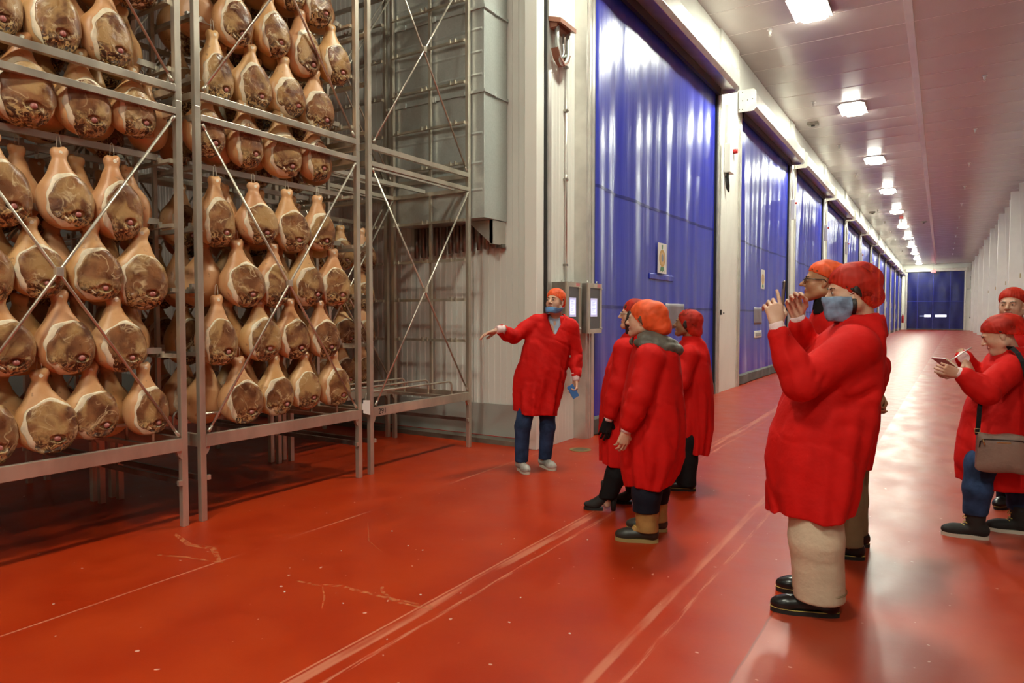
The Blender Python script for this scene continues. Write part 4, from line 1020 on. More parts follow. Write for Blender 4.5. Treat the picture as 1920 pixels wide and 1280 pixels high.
                     {'p': [(0.022, 0.1, 0.402), (0.005, 0.12, 0.223), (0.002, 0.14, 0.06)], 'r': [0.1, 0.085, 0.08], 'shoe': 0.26, 'toe': (-0.96, 0.25)}],
            'loc': [-1.859, 5.796, 0.0],
            'neck': (0.043, 0.0, 1.307)},
 'woman_bag': {'arms': [{'hand': {'curl': 0.7, 'd': (-1, 0.1, 0.3), 'n': (0.2, 0.9, 0.1), 'side': -1, 'spread': 0.5},
                         'p': [(-0.035, -0.17, 1.152), (-0.237, -0.24, 1.009), (-0.357, -0.2, 1.116)],
                         'r': [0.092, 0.088, 0.062]},
                        {'hand': {'curl': 0.7, 'd': (0.15, -0.55, -0.8), 'n': (0, -0.3, -1), 'side': 1, 'spread': 0.5},
                         'p': [(0.164, 0.18, 1.139), (0.014, 0.2, 1.047), (-0.195, 0.05, 1.222)],
                         'r': [0.085, 0.078, 0.055]}],
               'coat': [(0.335, 0.031, 0, 0.237, 0.215), (0.489, 0.034, 0, 0.251, 0.22), (0.672, 0.04, 0, 0.247, 0.22), (0.855, 0.053, 0, 0.228, 0.215), (1.0, 0.082, 0, 0.196, 0.205),
                        (1.146, 0.1, 0, 0.167, 0.19), (1.24, 0.106, 0, 0.132, 0.14), (1.291, 0.111, 0, 0.091, 0.09)],
               'face': (-0.84, 0.42, -0.4),
               'head': (0.007, 0.0, 1.37),
               'legs': [{'p': [(-0.124, -0.08, 0.507), (-0.169, -0.09, 0.347), (-0.163, -0.06, 0.183)], 'r': [0.11, 0.085, 0.07], 'shoe': 0.27, 'toe': (-0.88, 0.46)},
                        {'p': [(0.247, 0.08, 0.472), (0.248, 0.08, 0.304), (0.215, 0.04, 0.166)], 'r': [0.11, 0.085, 0.07], 'shoe': 0.27, 'toe': (-0.88, 0.46)}],
               'loc': [0.324, 5.662, 0.0],
               'neck': (0.093, 0.0, 1.247)}}

# ================================================================== PEOPLE
def cloth(name, col, rough=.8, bump=.35, bscale=38, var=.06):
    return mat(name, col, rough, var=var, scale=10, bump=bump, bscale=bscale, sheen=.0, spec=.25)
M['coat'] = cloth('red_smock', (0.60, 0.006, 0.004), .80, .45, 22)
M['jeans'] = cloth('blue_jeans', (0.022, 0.045, 0.11), .85, var=.35)
M['navy'] = cloth('dark_navy_cloth', (0.008, 0.010, 0.020), .85)
M['blackcloth'] = cloth('black_cloth', (0.008, 0.007, 0.008), .85)
M['cream'] = cloth('cream_cotton', (0.62, 0.50, 0.36), .85)
M['khaki'] = cloth('khaki_cotton', (0.24, 0.17, 0.09), .85)
M['cuff'] = cloth('pink_white_knit', (0.82, 0.62, 0.62), .9, .3, 120)
M['leather'] = mat('black_leather', (0.010, 0.009, 0.009), .28, bump=.1, bscale=50)
M['suede'] = mat('black_suede', (0.016, 0.015, 0.014), .75, bump=.1, bscale=60)
M['tan'] = mat('tan_leather', (0.36, 0.19, 0.055), .6, var=.15, scale=12, bump=.3, bscale=30)
M['rubber'] = mat('dark_olive_rubber', (0.030, 0.028, 0.022), .45, bump=.1, bscale=40)
M['gumsole'] = mat('gum_sole', (0.34, 0.24, 0.09), .6)
M['pale_sole'] = mat('pale_sole', (0.62, 0.56, 0.46), .6)
M['dark_sole'] = mat('dark_sole', (0.012, 0.011, 0.010), .6)
M['greyshoe'] = mat('grey_white_suede', (0.42, 0.38, 0.34), .7, var=.35, scale=14)
M['stitch'] = mat('yellow_stitching', (0.55, 0.42, 0.10), .6)
M['hair_dark'] = mat('dark_hair', (0.020, 0.012, 0.009), .5, bump=.6, bscale=60, stretch=(1, 1, .3))
M['hair_brown'] = mat('brown_hair', (0.10, 0.055, 0.03), .5, bump=.6, bscale=60)
M['hair_grey'] = mat('grey_hair', (0.30, 0.25, 0.21), .5, bump=.6, bscale=60)
M['eye'] = mat('eye_white', (0.75, 0.70, 0.66), .25); M['iris'] = mat('iris_dark', (0.03, 0.018, 0.012), .2)
M['brow'] = mat('eyebrow', (0.045, 0.025, 0.015), .8)
M['maskblue'] = mat('blue_mask', (0.14, 0.34, 0.66), .8, var=.15, scale=30, bump=.5, bscale=25, stretch=(1, 1, 4))
M['maskdark'] = mat('grey_blue_mask', (0.20, 0.29, 0.43), .75, var=.35, scale=16, bump=.7, bscale=18)
M['strap_white'] = mat('white_strap', (0.80, 0.76, 0.72), .7)
M['scarf'] = mat('grey_quilted_hood', (0.12, 0.11, 0.09), .55, bump=.5, bscale=20, var=.3, scale=20)
M['shirt'] = cloth('light_blue_shirt', (0.42, 0.52, 0.66), .8)
M['bagtaupe'] = mat('taupe_bag', (0.24, 0.15, 0.115), .5, bump=.35, bscale=45, var=.1)
M['gold_metal'] = mat('gold_metal', (0.65, 0.48, 0.22), .3, .9)
M['phone'] = mat('phone_black', (0.012, 0.012, 0.013), .15)
M['phone_gold'] = mat('phone_gold_edge', (0.45, 0.35, 0.26), .3, .8)
M['phone_blue'] = mat('phone_blue_case', (0.05, 0.16, 0.42), .35)

def skin(name, c, c2, rough=.45):
    m = mat(name, c, rough, col2=c2, scale=9, bump=.12, bscale=90)
    b = m.node_tree.nodes['Principled BSDF']; b.inputs['Subsurface Weight'].default_value = .12
    b.inputs['Subsurface Radius'].default_value = (.012, .004, .002); b.inputs['Specular IOR Level'].default_value = .4
    return m
SK = {'fair': skin('skin_fair', (0.60, 0.33, 0.22), (0.70, 0.43, 0.31)), 'tan': skin('skin_tan', (0.40, 0.19, 0.095), (0.50, 0.26, 0.14)),
      'brown': skin('skin_brown', (0.26, 0.12, 0.06), (0.34, 0.17, 0.09))}
M['lip'] = mat('lips', (0.42, 0.15, 0.12), .4)
def net(name, col, alpha):
    m = bpy.data.materials.new(name); nt, b = nodes_of(m); N = nt.nodes.new; L = nt.links.new
    b.inputs['Base Color'].default_value = (*col, 1); b.inputs['Roughness'].default_value = .6
    tr = N('ShaderNodeBsdfTransparent'); tr.inputs[0].default_value = (1, .35, .22, 1); mx = N('ShaderNodeMixShader')
    tc = N('ShaderNodeTexCoord'); n = N('ShaderNodeTexNoise'); n.inputs['Scale'].default_value = 11; n.inputs['Detail'].default_value = 2; n.inputs['Distortion'].default_value = .5
    L(tc.outputs['Object'], n.inputs['Vector'])
    r = N('ShaderNodeMapRange'); r.inputs['From Min'].default_value = .35; r.inputs['From Max'].default_value = .65; r.inputs['To Min'].default_value = alpha-.20; r.inputs['To Max'].default_value = min(1, alpha+.15)
    L(n.outputs['Fac'], r.inputs['Value']); L(r.outputs[0], mx.inputs[0]); L(tr.outputs[0], mx.inputs[1]); L(b.outputs[0], mx.inputs[2])
    bp = N('ShaderNodeBump'); bp.inputs['Strength'].default_value = .5; bp.inputs['Distance'].default_value = .006; L(n.outputs['Fac'], bp.inputs['Height']); L(bp.outputs[0], b.inputs['Normal'])
    out = nt.nodes['Material Output']; L(mx.outputs[0], out.inputs['Surface'])
    return m
M['net_orange'] = net('orange_hairnet', (0.95, 0.115, 0.022), .90); M['net_red'] = net('red_hairnet', (0.72, 0.030, 0.012), .52)

def frame(f, up=(0, 0, 1)):
    f = np.array(f, float); f /= np.linalg.norm(f); r = np.cross(f, up); r /= np.linalg.norm(r); u = np.cross(r, f)
    return np.stack([r, f, u], 1)                                     # columns: right, forward, up
def xf(pq, R, t):
    return (pq[0] @ R.T + np.array(t), pq[1] if np.linalg.det(R) > 0 else pq[1][:, ::-1])

def head_sdf(o):
    S = SDF((-.105, -.15, -.215), (.105, .15, .145), .0038)
    j = o.get('jaw', 1.0); f_ = o.get('full', 0.0)
    S.ell((0, -.012, .035), (.073, .094, .088), .02)
    S.ell((0, .026, -.025), (.058+f_, .064, .083), .035)
    for s_ in (-1, 1):
        S.cap((s_*(.046+f_)*j, .0, -.062), (s_*.012, .064, -.100), .026+f_*.8, .021, .03)
        S.ell((s_*.037, .054, -.032), (.023+f_*.5, .022, .026), .03)
    S.ell((0, .076, -.099), (.021, .017, .016), .02)
    S.cap((-.034, .080, .020), (.034, .080, .020), .010, .010, .018)
    for s_ in (-1, 1):
        S.ell((s_*.031, .096, .002), (.019, .014, .0115), .012, op='s')
        S.ell((s_*.031, .0775, .001), (.016, .0125, .0135), .004)
    nl = o.get('nose', 1.0)
    S.cap((0, .086, .010), (0, .086+.024*nl, -.027), .0075, .0120, .012)
    for s_ in (-1, 1): S.ell((s_*.0125, .095, -.032), (.0085, .011, .0075), .006)
    S.cap((-.017, .086, -.058), (.017, .086, -.058), .0062, .0062, .008); S.cap((-.014, .086, -.067), (.014, .086, -.067), .0068, .0068, .008)
    S.cap((-.024, .094, -.0625), (.024, .094, -.0625), .0016, .0016, .004, op='s')
    if f_ > .006: S.ell((0, .03, -.115), (.055, .05, .03), .03)         # double chin
    for s_ in (-1, 1):
        R = Matrix.Rotation(s_*-.35, 3, 'Z')
        S.ell((s_*.079, -.010, -.004), (.0075, .019, .031), .008, R=np.array(R)); S.ell((s_*.086, -.004, .002), (.006, .010, .016), .006, R=np.array(R), op='s')
        S.ell((s_*.077, -.004, -.030), (.007, .009, .010), .006)
    nk = o.get('neck', .056)
    return S, nk

def hand_arr(wrist, d, n, side, curl, spread, index=None, sc=1.0):
    """one hand with palm, thumb and four unequal bent fingers"""
    d = np.array(d, float); d /= np.linalg.norm(d); n = np.array(n, float); n -= d*(n@d); n /= np.linalg.norm(n)
    r = np.cross(d, -n); R = np.stack([r, d, -n], 1)                  # local: x across, y along, -z palm
    S = SDF((-.09, -.09, -.11), (.09, .20, .06), .0034)
    S.cap((0, -.08, 0), (0, .005, 0), .030, .026, .01)
    kn = [(.031, .086, 0), (.011, .092, .003), (-.010, .088, .002), (-.029, .078, -.003)]
    for k, p in enumerate(kn): S.cap((p[0]*.62, .008, 0), p, .0155, .0120, .014)
    S.ell((side*.022, .035, -.008), (.018, .030, .014), .012)
    fl_ = [(.040, .026, .020), (.044, .029, .021), (.041, .027, .020), (.032, .021, .018)]
    if side < 0: order = [3, 2, 1, 0]
    else: order = [0, 1, 2, 3]
    for k in range(4):                                                # k: index..little
        x0 = abs(kn[0][0])*(1-k*2/3.0)*side; p = np.array((x0, kn[k][1], kn[k][2])); cu = curl if (k or index is None) else index
        a = cu*.9; sp = (1.5-k)*.07*spread*side
        for q, ln in enumerate(fl_[k]):
            p2 = p+ln*np.array((math.sin(sp), math.cos(a)*math.cos(sp), -math.sin(a)))
            S.cap(p, p2, .0092-.0009*q-.0008*(k == 3), .0086-.0009*q-.0008*(k == 3), .004); p = p2; a += cu*(1.15 if q == 0 else .75)
    t0 = np.array((side*.022, .018, -.008)); t1 = np.array((side*.048, .050, -.020)); t2 = np.array((side*.050, .082, -.030-.012*curl)); t3 = np.array((side*(.046-.012*curl), .104, -.036-.02*curl))
    S.chain([t0, t1, t2, t3], [.0145, .0125, .0108, .0090], .008)
    p, q = S.mesh_arrays(); return xf((p*sc, q), R, wrist)

def shoe(root, pos, toe, L_, kind, nm, h=.0):
    """shoe or boot at the floor point under the ankle; toe: direction in the floor plane"""
    t = math.atan2(-toe[0], toe[1]); R = Matrix.Translation((pos[0], pos[1], 0)) @ Matrix.Rotation(t, 4, 'Z')
    k = L_/.28
    top = {'shoe': .085, 'trainer': .085, 'boot': .15, 'duck': .165, 'hiker': .175, 'heel': .14}[kind]
    S = SDF((-.085, -.11, -.01), (.085, .24, .26), .0065)
    zs = .024; yh = -.055*k; yt = .185*k
    S.ell((0, yh+.012, zs+.03+h), (.036, .045, .045), .02)
    S.cap((0, yh+.02, zs+.045+h), (0, yt-.075, zs+.022), .040, .040, .03)
    S.ell((.004, yt-.045, zs+.016), (.044 if kind != 'heel' else .034, .060, .038 if kind != 'heel' else .026), .03)
    if top > .09: S.cap((0, yh+.045, zs+.05+h), (0, yh+.050, top+h), .050, .064 if kind == 'hiker' else .047, .02)
    else: S.cap((0, yh+.03, zs+.04), (0, yh+.03, top), .040, .040, .02)
    X, Y, Z = S.xyz()
    S.D = np.maximum(np.maximum(S.D, zs-.006-Z), Z-top-h-.02+0*X).astype(np.float32)
    mt = {'shoe': 'leather', 'trainer': 'greyshoe', 'boot': 'leather', 'duck': 'rubber', 'hiker': 'suede', 'heel': 'suede'}[kind]
    me = arr_mesh(nm, [S.mesh_arrays()], M[mt]); me.transform(R); o = link(me, nm, root)
    ow = .047 if kind != 'heel' else .037
    outl = [(ow*math.cos(a)*(1.0 if math.sin(a) > 0 else .84)*(1-.12*math.exp(-((math.sin(a)+.1)/.3)**2)), (yh+yt)/2+(yt-yh)/2*math.sin(a)*1.02+(.012 if math.sin(a) > 0 else -.03*abs(math.sin(a)))) for a in np.linspace(0, 2*PI, 30, endpoint=False)]
    sm = {'shoe': 'dark_sole', 'trainer': 'pale_sole', 'boot': 'dark_sole', 'duck': 'gumsole', 'hiker': 'pale_sole', 'heel': 'dark_sole'}[kind]
    if kind == 'heel':
        me = MB().prism([p for p in outl if p[1] > .02], 2, 0, .02).mesh('sole', M[sm]); me.transform(R); link(me, 'sole', o)
        me = MB().tube([(0, yh, 0), (0, yh-.002, zs+h+.01)], [.018, .028], 10).mesh('shoe_heel', M[sm]); me.transform(R); link(me, 'shoe_heel', o)
    else:
        me = MB().prism(outl, 2, 0, zs).mesh('sole', M[sm]); me.transform(R); link(me, 'sole', o)
    if kind == 'duck':
        S2 = SDF((-.10, -.15, .05), (.10, .16, .27), .0065)
        S2.cap((0, yh+.042, .09), (0, yh+.045, .21), .070, .078, .02); S2.cap((0, yh+.03, .085), (0, yh+.115, .070), .056, .036, .02)
        X, Y, Z = S2.xyz(); S2.D = (S2.D+.0025*noise3(X, Y, Z, 60, 5)).astype(np.float32); S2.D = np.maximum(np.maximum(S2.D, .074+.10*np.clip(Y, -.1, 1)*-.2-Z), Z-.222+0*X).astype(np.float32)
        me = arr_mesh('boot_shaft', [S2.mesh_arrays()], M['tan']); me.transform(R); link(me, 'boot_shaft', o)
    if kind in ('duck', 'hiker', 'trainer'):
        lc = MB(); zz = {'duck': (.10, .20), 'hiker': (.085, .15), 'trainer': (.075, .095)}[kind]
        n_ = 5
        for q in range(n_):
            f_ = q/(n_-1.0); z_ = zz[0]+(zz[1]-zz[0])*f_; y_ = yh+(.125-.05*f_ if kind != 'trainer' else .155-.07*f_); x_ = .026
            if kind == 'trainer': z_ = .072+.03*f_
            lc.tube([(-x_, y_-.014, z_), (0, y_+.004, z_+.006), (x_, y_-.014, z_)], .0035, 6)
        lc.tube([(0, yh+.09, zz[1]+.005), (-.03, yh+.11, zz[1]-.01), (-.012, yh+.12, zz[1]-.02)], .003, 5).tube([(0, yh+.09, zz[1]+.005), (.03, yh+.11, zz[1]-.01), (.012, yh+.12, zz[1]-.02)], .003, 5)
        me = lc.mesh('laces', M['stitch' if kind != 'trainer' else 'blackcloth']); me.transform(R); link(me, 'laces', o)
    if kind == 'shoe':
        pts = [(x*1.01, y, zs+.001) for x, y in outl]; pts.append(pts[0])
        me = MB().tube(pts, .0022, 5).mesh('welt_stitching', M['stitch']); me.transform(R); link(me, 'welt_stitching', o)
    return o

def make_person(key, label, o):
    sp = PEOPLE[key]; loc = sp['loc']
    root = empty('person', (loc[0], loc[1], 0), YAW, label, 'person')
    Rh = frame(sp['face']); hc = np.array(sp['head']); hs = o.get('hs', 1.0); seed = o.get('seed', 1)
    sk = SK[o.get('skin', 'fair')]
    def hmap(pq): return xf((pq[0]*hs, pq[1]), Rh, hc)
    def hpt(p): return hc+Rh @ (np.array(p, float)*hs)
    HS, nk = head_sdf(o); HD = HS.D.copy(); HX, HY, HZ = HS.xyz()
    # ---- body : head, neck, trunk, arms, legs and hands in one mesh
    neck = np.array(sp['neck']); nloc = (neck-hc) @ Rh/hs
    HN = SDF(HS.lo, HS.lo+HS.h*(HS.n-1), HS.h); HN.D = HS.D[:HN.n[0], :HN.n[1], :HN.n[2]].copy() if tuple(HN.n) != tuple(HS.n) else HS.D.copy()
    HN.cap((0, -.022, -.055), nloc+(nloc-np.array((0, -.022, -.055)))*.5, nk, nk+.006, .02)
    parts = [hmap(HN.mesh_arrays())]
    allp = [np.array(p) for a in sp['arms'] for p in a['p']]+[np.array(p) for l in sp['legs'] for p in l['p']]+[neck]
    lo = np.min(allp, 0)-.2; hi = np.max(allp, 0)+.2; lo[2] = .0
    B = SDF(lo, hi, .016)
    cols = sp['coat']; mid = [c for c in cols if c[0] < neck[2]-.05]
    pel = np.array((np.mean([l['p'][0][0] for l in sp['legs']]), np.mean([l['p'][0][1] for l in sp['legs']]), sp['legs'][0]['p'][0][2]+.08))
    ch = np.array((mid[-1][1], 0, neck[2]-.20))
    B.chain([neck-(0, 0, .0), ch, (ch+pel)/2, pel], [.05, .11, .12, .13], .05)
    for a in sp['arms']: B.chain([neck-(0, 0, .08)]+[np.array(p) for p in a['p']], [.05, .036, .032, .025], .02)
    for l in sp['legs']: B.chain([pel]+[np.array(p) for p in l['p']]+[np.array((l['p'][2][0], l['p'][2][1], .05))], [.09, .075, .055, .036, .030], .03)
    parts.append(B.mesh_arrays())
    for a in sp['arms']:
        hd = a['hand']; w_ = np.array(a['p'][2])+np.array(hd['d'])/np.linalg.norm(hd['d'])*.035*hs
        if a.get('glove'): continue
        parts.append(hand_arr(w_, hd['d'], hd['n'], hd['side'], hd['curl'], hd['spread'], hd.get('index'), .97*hs))
    body = link(arr_mesh('body', parts, sk), 'body', root)
    # ---- face details
    for s_ in (-1, 1):
        e = MB().tube([hpt((s_*.031, .0765, .001)), hpt((s_*.031, .0905, .001))], .0, 4) if False else None
        cu = SDF((-.014,)*3, (.014,)*3, .002); cu.ell((0, 0, 0), (.0118, .0118, .0078), .0)
        me = arr_mesh('eye', [hmap((cu.mesh_arrays()[0]+np.array((s_*.031, .0795, .000)), cu.mesh_arrays()[1]))], M['eye']); eo = link(me, 'eye', root)
        q = hpt((s_*.031+.001, .0895, .000)); q2 = hpt((s_*.031+.001, .0925, .000))
        MB().tube([q, q2], .0052*hs, 12).build('iris', M['iris'], eo)
        if not o.get('nobrow'):
            MB().tube([hpt((s_*.014, .0925, .019)), hpt((s_*.030, .0915, .0255)), hpt((s_*.047, .081, .021))], [.0035, .0042, .0022], 6).build('eyebrow', M[o.get('browmat', 'brow')], root)
    def region(cond, a, b_, nm, m_, extra=None):
        G = SDF(HS.lo, HS.lo+HS.h*(HS.n-1), HS.h); d = np.maximum(HD-a, -(HD-b_))
        if extra is not None: d = d+extra
        d = np.maximum(d, cond); G.D = d[:G.n[0], :G.n[1], :G.n[2]].astype(np.float32)
        return link(arr_mesh(nm, [hmap(G.mesh_arrays())], m_), nm, root)
    if not o.get('mask'):
        region(np.maximum(np.sqrt((HX/.026)**2+((HZ+.0625)/.0125)**2)*.012-.012, .075-HY+0*HX), .0012, -.003, 'lips', M['lip'])
    hn = np.array(o.get('netplane', (0, -.42, .91))); hn = hn/np.linalg.norm(hn); p0 = np.array(o.get('netfront', (0, .088, .048)))
    pl = -((HX*hn[0])+(HY-p0[1])*hn[1]+(HZ-p0[2])*hn[2])
    # hair under the net (and below it where it shows)
    drop = o.get('hairdrop', -.010)
    ear = np.minimum(0, 0*HX)
    cond = np.maximum(pl-drop, HZ-.14+0*HX)
    cond = np.maximum(cond, (HY-.075)+0*HX)
    region(cond, .007+.0, -.004, 'hair', M[o.get('hair', 'hair_brown')], .0015*noise3(HX, HY, HZ, 160, seed))
    if o.get('longhair'):
        G = SDF((-.12, -.14, -.24), (.12, .10, .06), .006)
        G.chain([(.074, .020, .01), (.078, .024, -.07), (.068, .020, -.15)], [.026, .032, .026], .02).chain([(-.074, .020, .01), (-.078, .024, -.07), (-.068, .020, -.15)], [.026, .032, .026], .02).ell((0, -.07, -.06), (.07, .045, .10), .04)
        X, Y, Z = G.xyz(); G.D = (G.D+.003*noise3(X, Y, Z*.2, 150, 3)).astype(np.float32)
        link(arr_mesh('hair', [hmap(G.mesh_arrays())], M['hair_dark']), 'hair', root)
    # hairnet
    nc, nr = o.get('net', ((0, -.02, .05), (.090, .112, .092)))
    G = SDF((-.15, -.20, -.15), (.15, .15, .19), .0045); G.ell(nc, nr, .0)
    G.ell((0, -.014, .035), (.084, .104, .099), .02); G.ell((0, -.030, -.020), (.084, .088, .075), .03)
    if o.get('sag'): G.ell(o['sag'][0], o['sag'][1], .05)
    X, Y, Z = G.xyz(); pz = -((Y-p0[1])*hn[1]+(Z-p0[2])*hn[2])+0*X
    ang = np.arctan2(X-nc[0], Y-nc[1]); edge = np.exp(-np.clip(-pz, 0, 1)/.035)
    G.D = G.D+.0055*edge+edge*.0032*np.sin(ang*26+2*np.sin(ang*5+seed))+.0038*noise3(X, Y, Z, 55, seed+3)+.002*noise3(X, Y, Z, 130, seed+8)
    hull = HD[:, :, :]
    G.D = np.maximum(G.D, pz).astype(np.float32)
    nt_ = link(arr_mesh('hairnet', [hmap(G.mesh_arrays())], M[o.get('netmat', 'net_orange')]), 'hairnet', root)
    # ---- coat
    arms = sp['arms']; pts = [np.array(p) for a in arms for p in a['p'][:2]]+[np.array(a['p'][2]) for a in arms]
    xs = [c[1]-c[3] for c in cols]+[c[1]+c[3] for c in cols]+[p[0]-.11 for p in pts]+[p[0]+.11 for p in pts]
    ys = [c[2]-c[4] for c in cols]+[c[2]+c[4] for c in cols]+[p[1]-.11 for p in pts]+[p[1]+.11 for p in pts]
    zt = cols[-1][0]; zb_ = cols[0][0]
    S = SDF((min(xs)-.04, min(ys)-.04, min(zb_, min(p[2] for p in pts)-.12)-.03), (max(xs)+.04, max(ys)+.04, max(zt, max(p[2] for p in pts)+.12)+.04), o.get('res', .009))
    X, Y, Z = S.xyz(); z1 = S.ax[2]
    cz_ = np.array([c[0] for c in cols]); I = lambda k: np.interp(z1, cz_, [c[k] for c in cols])[None, None, :]
    cx, cy, rx, ry = I(1), I(2), I(3), I(4)
    th = np.arctan2((Y-cy)/ry, (X-cx)/rx); hz = np.clip((zt-Z)/(zt-zb_), 0, 1)
    rs = np.random.RandomState(seed)
    fold = 0
    for k in range(6): fold = fold+np.sin((4+2*k+rs.randint(0, 2))*th+rs.uniform(0, 6.28)+rs.uniform(-3, 3)*Z+1.2*np.sin(3*Z+k))*rs.uniform(.5, 1)/(1+.25*k)
    fold = fold*(hz**1.3)*o.get('foldamp', .0085)+hz*.02*o.get('flare', .3)*0
    pw = o.get('pw', 2.3)
    q = (np.abs((X-cx)/rx)**pw+np.abs((Y-cy)/ry)**pw)**(1/pw)
    d = (q-1)*np.minimum(rx, ry)*.92+fold
    hem = zb_+o.get('hemtilt', 0.0)*(X-cols[0][1])+.012*np.sin(3*th+seed)
    d = np.maximum(d, (Z-zt)+0*d); d = np.maximum(d, (hem-Z))
    S.D = d.astype(np.float32)
    for a in arms:
        p = [np.array(v) for v in a['p']]; r = a['r']; sh = p[0]+(np.array((cols[-3][1], cols[-3][2], p[0][2]+.02))-p[0])*.35
        e = p[1]+(p[2]-p[1])/np.linalg.norm(p[2]-p[1])*max(0, np.linalg.norm(p[2]-p[1])-.02)
        S.chain([sh, p[0], p[1]], [r[0]*.95, r[0], r[1]], .035); S.chain([p[1], (p[1]+e)/2+np.array((0, 0, -.008)), e], [r[1], (r[1]+r[2])/2+.004, r[2]], .02)
    # creases: diagonal pull lines on the upper half, long falls below, rings at the elbows
    wr = o.get('wr', 1.0)
    S.D += (.0050*wr*noise3(X+.35*Z, Y, Z*.8, 22, seed+2)*(1-.4*hz)+.0022*wr*noise3(X+.6*Z, Y, Z*.45, 55, seed+7)).astype(np.float32)
    for (f1, f2, f3, fr, sd_, dp) in ((1, 1, .22, 10, 41, .011), (.8, 1, .5, 16, 43, .006), (.4, .8, 1.1, 18, 47, .0035)):
        nn = noise3(X*f1+.3*Z, Y*f2, Z*f3+.4*X, fr, seed+sd_, 6); S.D += (dp*wr*np.exp(-(nn/.10)**2)*np.clip(.5+1.2*noise3(X, Y, Z, 6, seed+sd_+1), 0, 1)).astype(np.float32)
    for q_, a in enumerate(arms):
        sh_, el, wr_ = [np.array(v) for v in a['p']]; rn = np.random.RandomState(seed*7+q_)
        bis = (sh_-el)/np.linalg.norm(sh_-el)+(wr_-el)/np.linalg.norm(wr_-el); bis /= max(np.linalg.norm(bis), 1e-3)
        for k in range(9):                                            # creases radiating from the inner elbow across the sleeve
            t_ = rn.uniform(-.55, .8); pt = el+((wr_-el) if t_ > 0 else (sh_-el))*abs(t_); r_ = a['r'][1]
            sd = np.cross((wr_-el), bis); sd /= max(np.linalg.norm(sd), 1e-3); sg_ = rn.choice((-1, 1))
            A = pt+bis*r_*.7+sd*sg_*r_*.5; Bq = pt-bis*r_*.5+sd*sg_*r_*.9+((wr_-el)/np.linalg.norm(wr_-el))*rn.uniform(-.04, .04)
            S.groove(A, Bq, rn.uniform(.018, .030), rn.uniform(.005, .010)*wr)
        ap = sh_+np.array((0, 0, -.10))+(np.array((cols[-3][1], cols[-3][2], sh_[2]))-sh_)*.3     # armpit
        S.groove(ap+np.array((0, 0, .02)), ap+np.array((rn.uniform(-.03, .03), 0, -.22)), .022, .012)
    for c_ in o.get('creases', ()): S.groove(c_[0], c_[1], c_[2]*2.2, c_[2]*1.1)
    if o.get('vneck'):
        v_ = frame((o['vneck'][0], o['vneck'][1], 0)); w2_ = o['vneck'][2]
        for f_ in np.linspace(0, 1, 7): S.cap(neck+v_ @ (0, .06+.02*f_, .02-.19*f_), neck+v_ @ (0, .26, .02-.19*f_), w2_*(1-f_)+.004, w2_*(1-f_)+.006, .006, op='s')
    # hollow under the hem
    inner = (q-1)*np.minimum(rx, ry)*.92+.045; inner = np.maximum(inner, Z-hem-.10)
    S.D = (-SDF.smin(-S.D, inner.astype(np.float32), .004)).astype(np.float32)
    coat = link(arr_mesh('smock', [S.mesh_arrays()], M['coat']), 'smock', root)
    # collar : open band standing round the neck
    cb = o.get('collar', dict(r=(.070, .074), h=.028, dz=-.012)); n_ = 40
    nd = frame((sp['face'][0], sp['face'][1], 0)); gap = cb.get('gap', .55); ring = []
    for k in range(n_+1):
        a = gap/2+(2*PI-gap)*k/n_; v = nd @ np.array((math.sin(a)*cb['r'][0], math.cos(a)*cb['r'][1], 0)); ring.append(v)
    rows = []
    for (sc_, dz) in ((1.22, -.055), (1.05, -.012), (1.0, cb['h']), (1.05, cb['h']+.004), (1.13, cb['h']-.022), (1.25, -.05)):
        rows.append([neck+v*sc_+np.array((0, 0, dz+cb['dz'])) for v in ring])
    MB().grid(np.array(rows)).build('collar', M[cb.get('mat', 'coat')], root, fix=True)
    # ---- cuffs
    for a in arms:
        if a.get('nocuff'): continue
        p2 = np.array(a['p'][2]); dd = np.array(a['hand']['d'], float); dd /= np.linalg.norm(dd); v = p2-np.array(a['p'][1]); v /= np.linalg.norm(v); v = v*.5+dd*.5; v /= np.linalg.norm(v)
        MB().tube([p2-v*.03, p2+v*.0, p2+v*.025, p2+v*.045], [a['r'][2]*.85, .041, .036, .034], 18).build('cuff', M[a.get('cuffmat', 'cuff')], root)
    # ---- trousers
    lp = [np.array(p) for l in sp['legs'] for p in l['p']]
    T = SDF(np.min(lp, 0)-.2, np.max(lp, 0)+.2, .0105); T = SDF((T.lo[0], T.lo[1], .03), np.max(lp, 0)+.2, .0105)
    for l in sp['legs']:
        p = [np.array(v) for v in l['p']]; r = l['r']; p3 = p[2]+np.array((0, 0, -.04))
        T.chain([pel, p[0], p[1], p3], [r[0]*1.1, r[0], r[1], r[2]], .03)
    X, Y, Z = T.xyz(); lowz = min(l['p'][2][2] for l in sp['legs'])
    hemz = o.get('trhem', .06)
    T.D += (.0035*noise3(X, Y, Z*.7, 26, seed+4)+.0016*noise3(X+.4*Z, Y, Z*2, 60, seed+6)).astype(np.float32)
    T.D = np.maximum(T.D, hemz-Z+0*X+0*Y).astype(np.float32)
    link(arr_mesh('trousers', [T.mesh_arrays()], M[o['trousers']]), 'trousers', root)
    for k, l in enumerate(sp['legs']):
        an = l['p'][2]; shoe(root, (an[0], an[1]), l['toe'], l['shoe'], o['shoes'], 'boot' if o['shoes'] in ('duck', 'hiker', 'heel') else 'shoe', h=l.get('heel', 0) if o['shoes'] == 'heel' else 0)
    return root, hpt, hmap, region, (HS, HD, HX, HY, HZ), body, neck

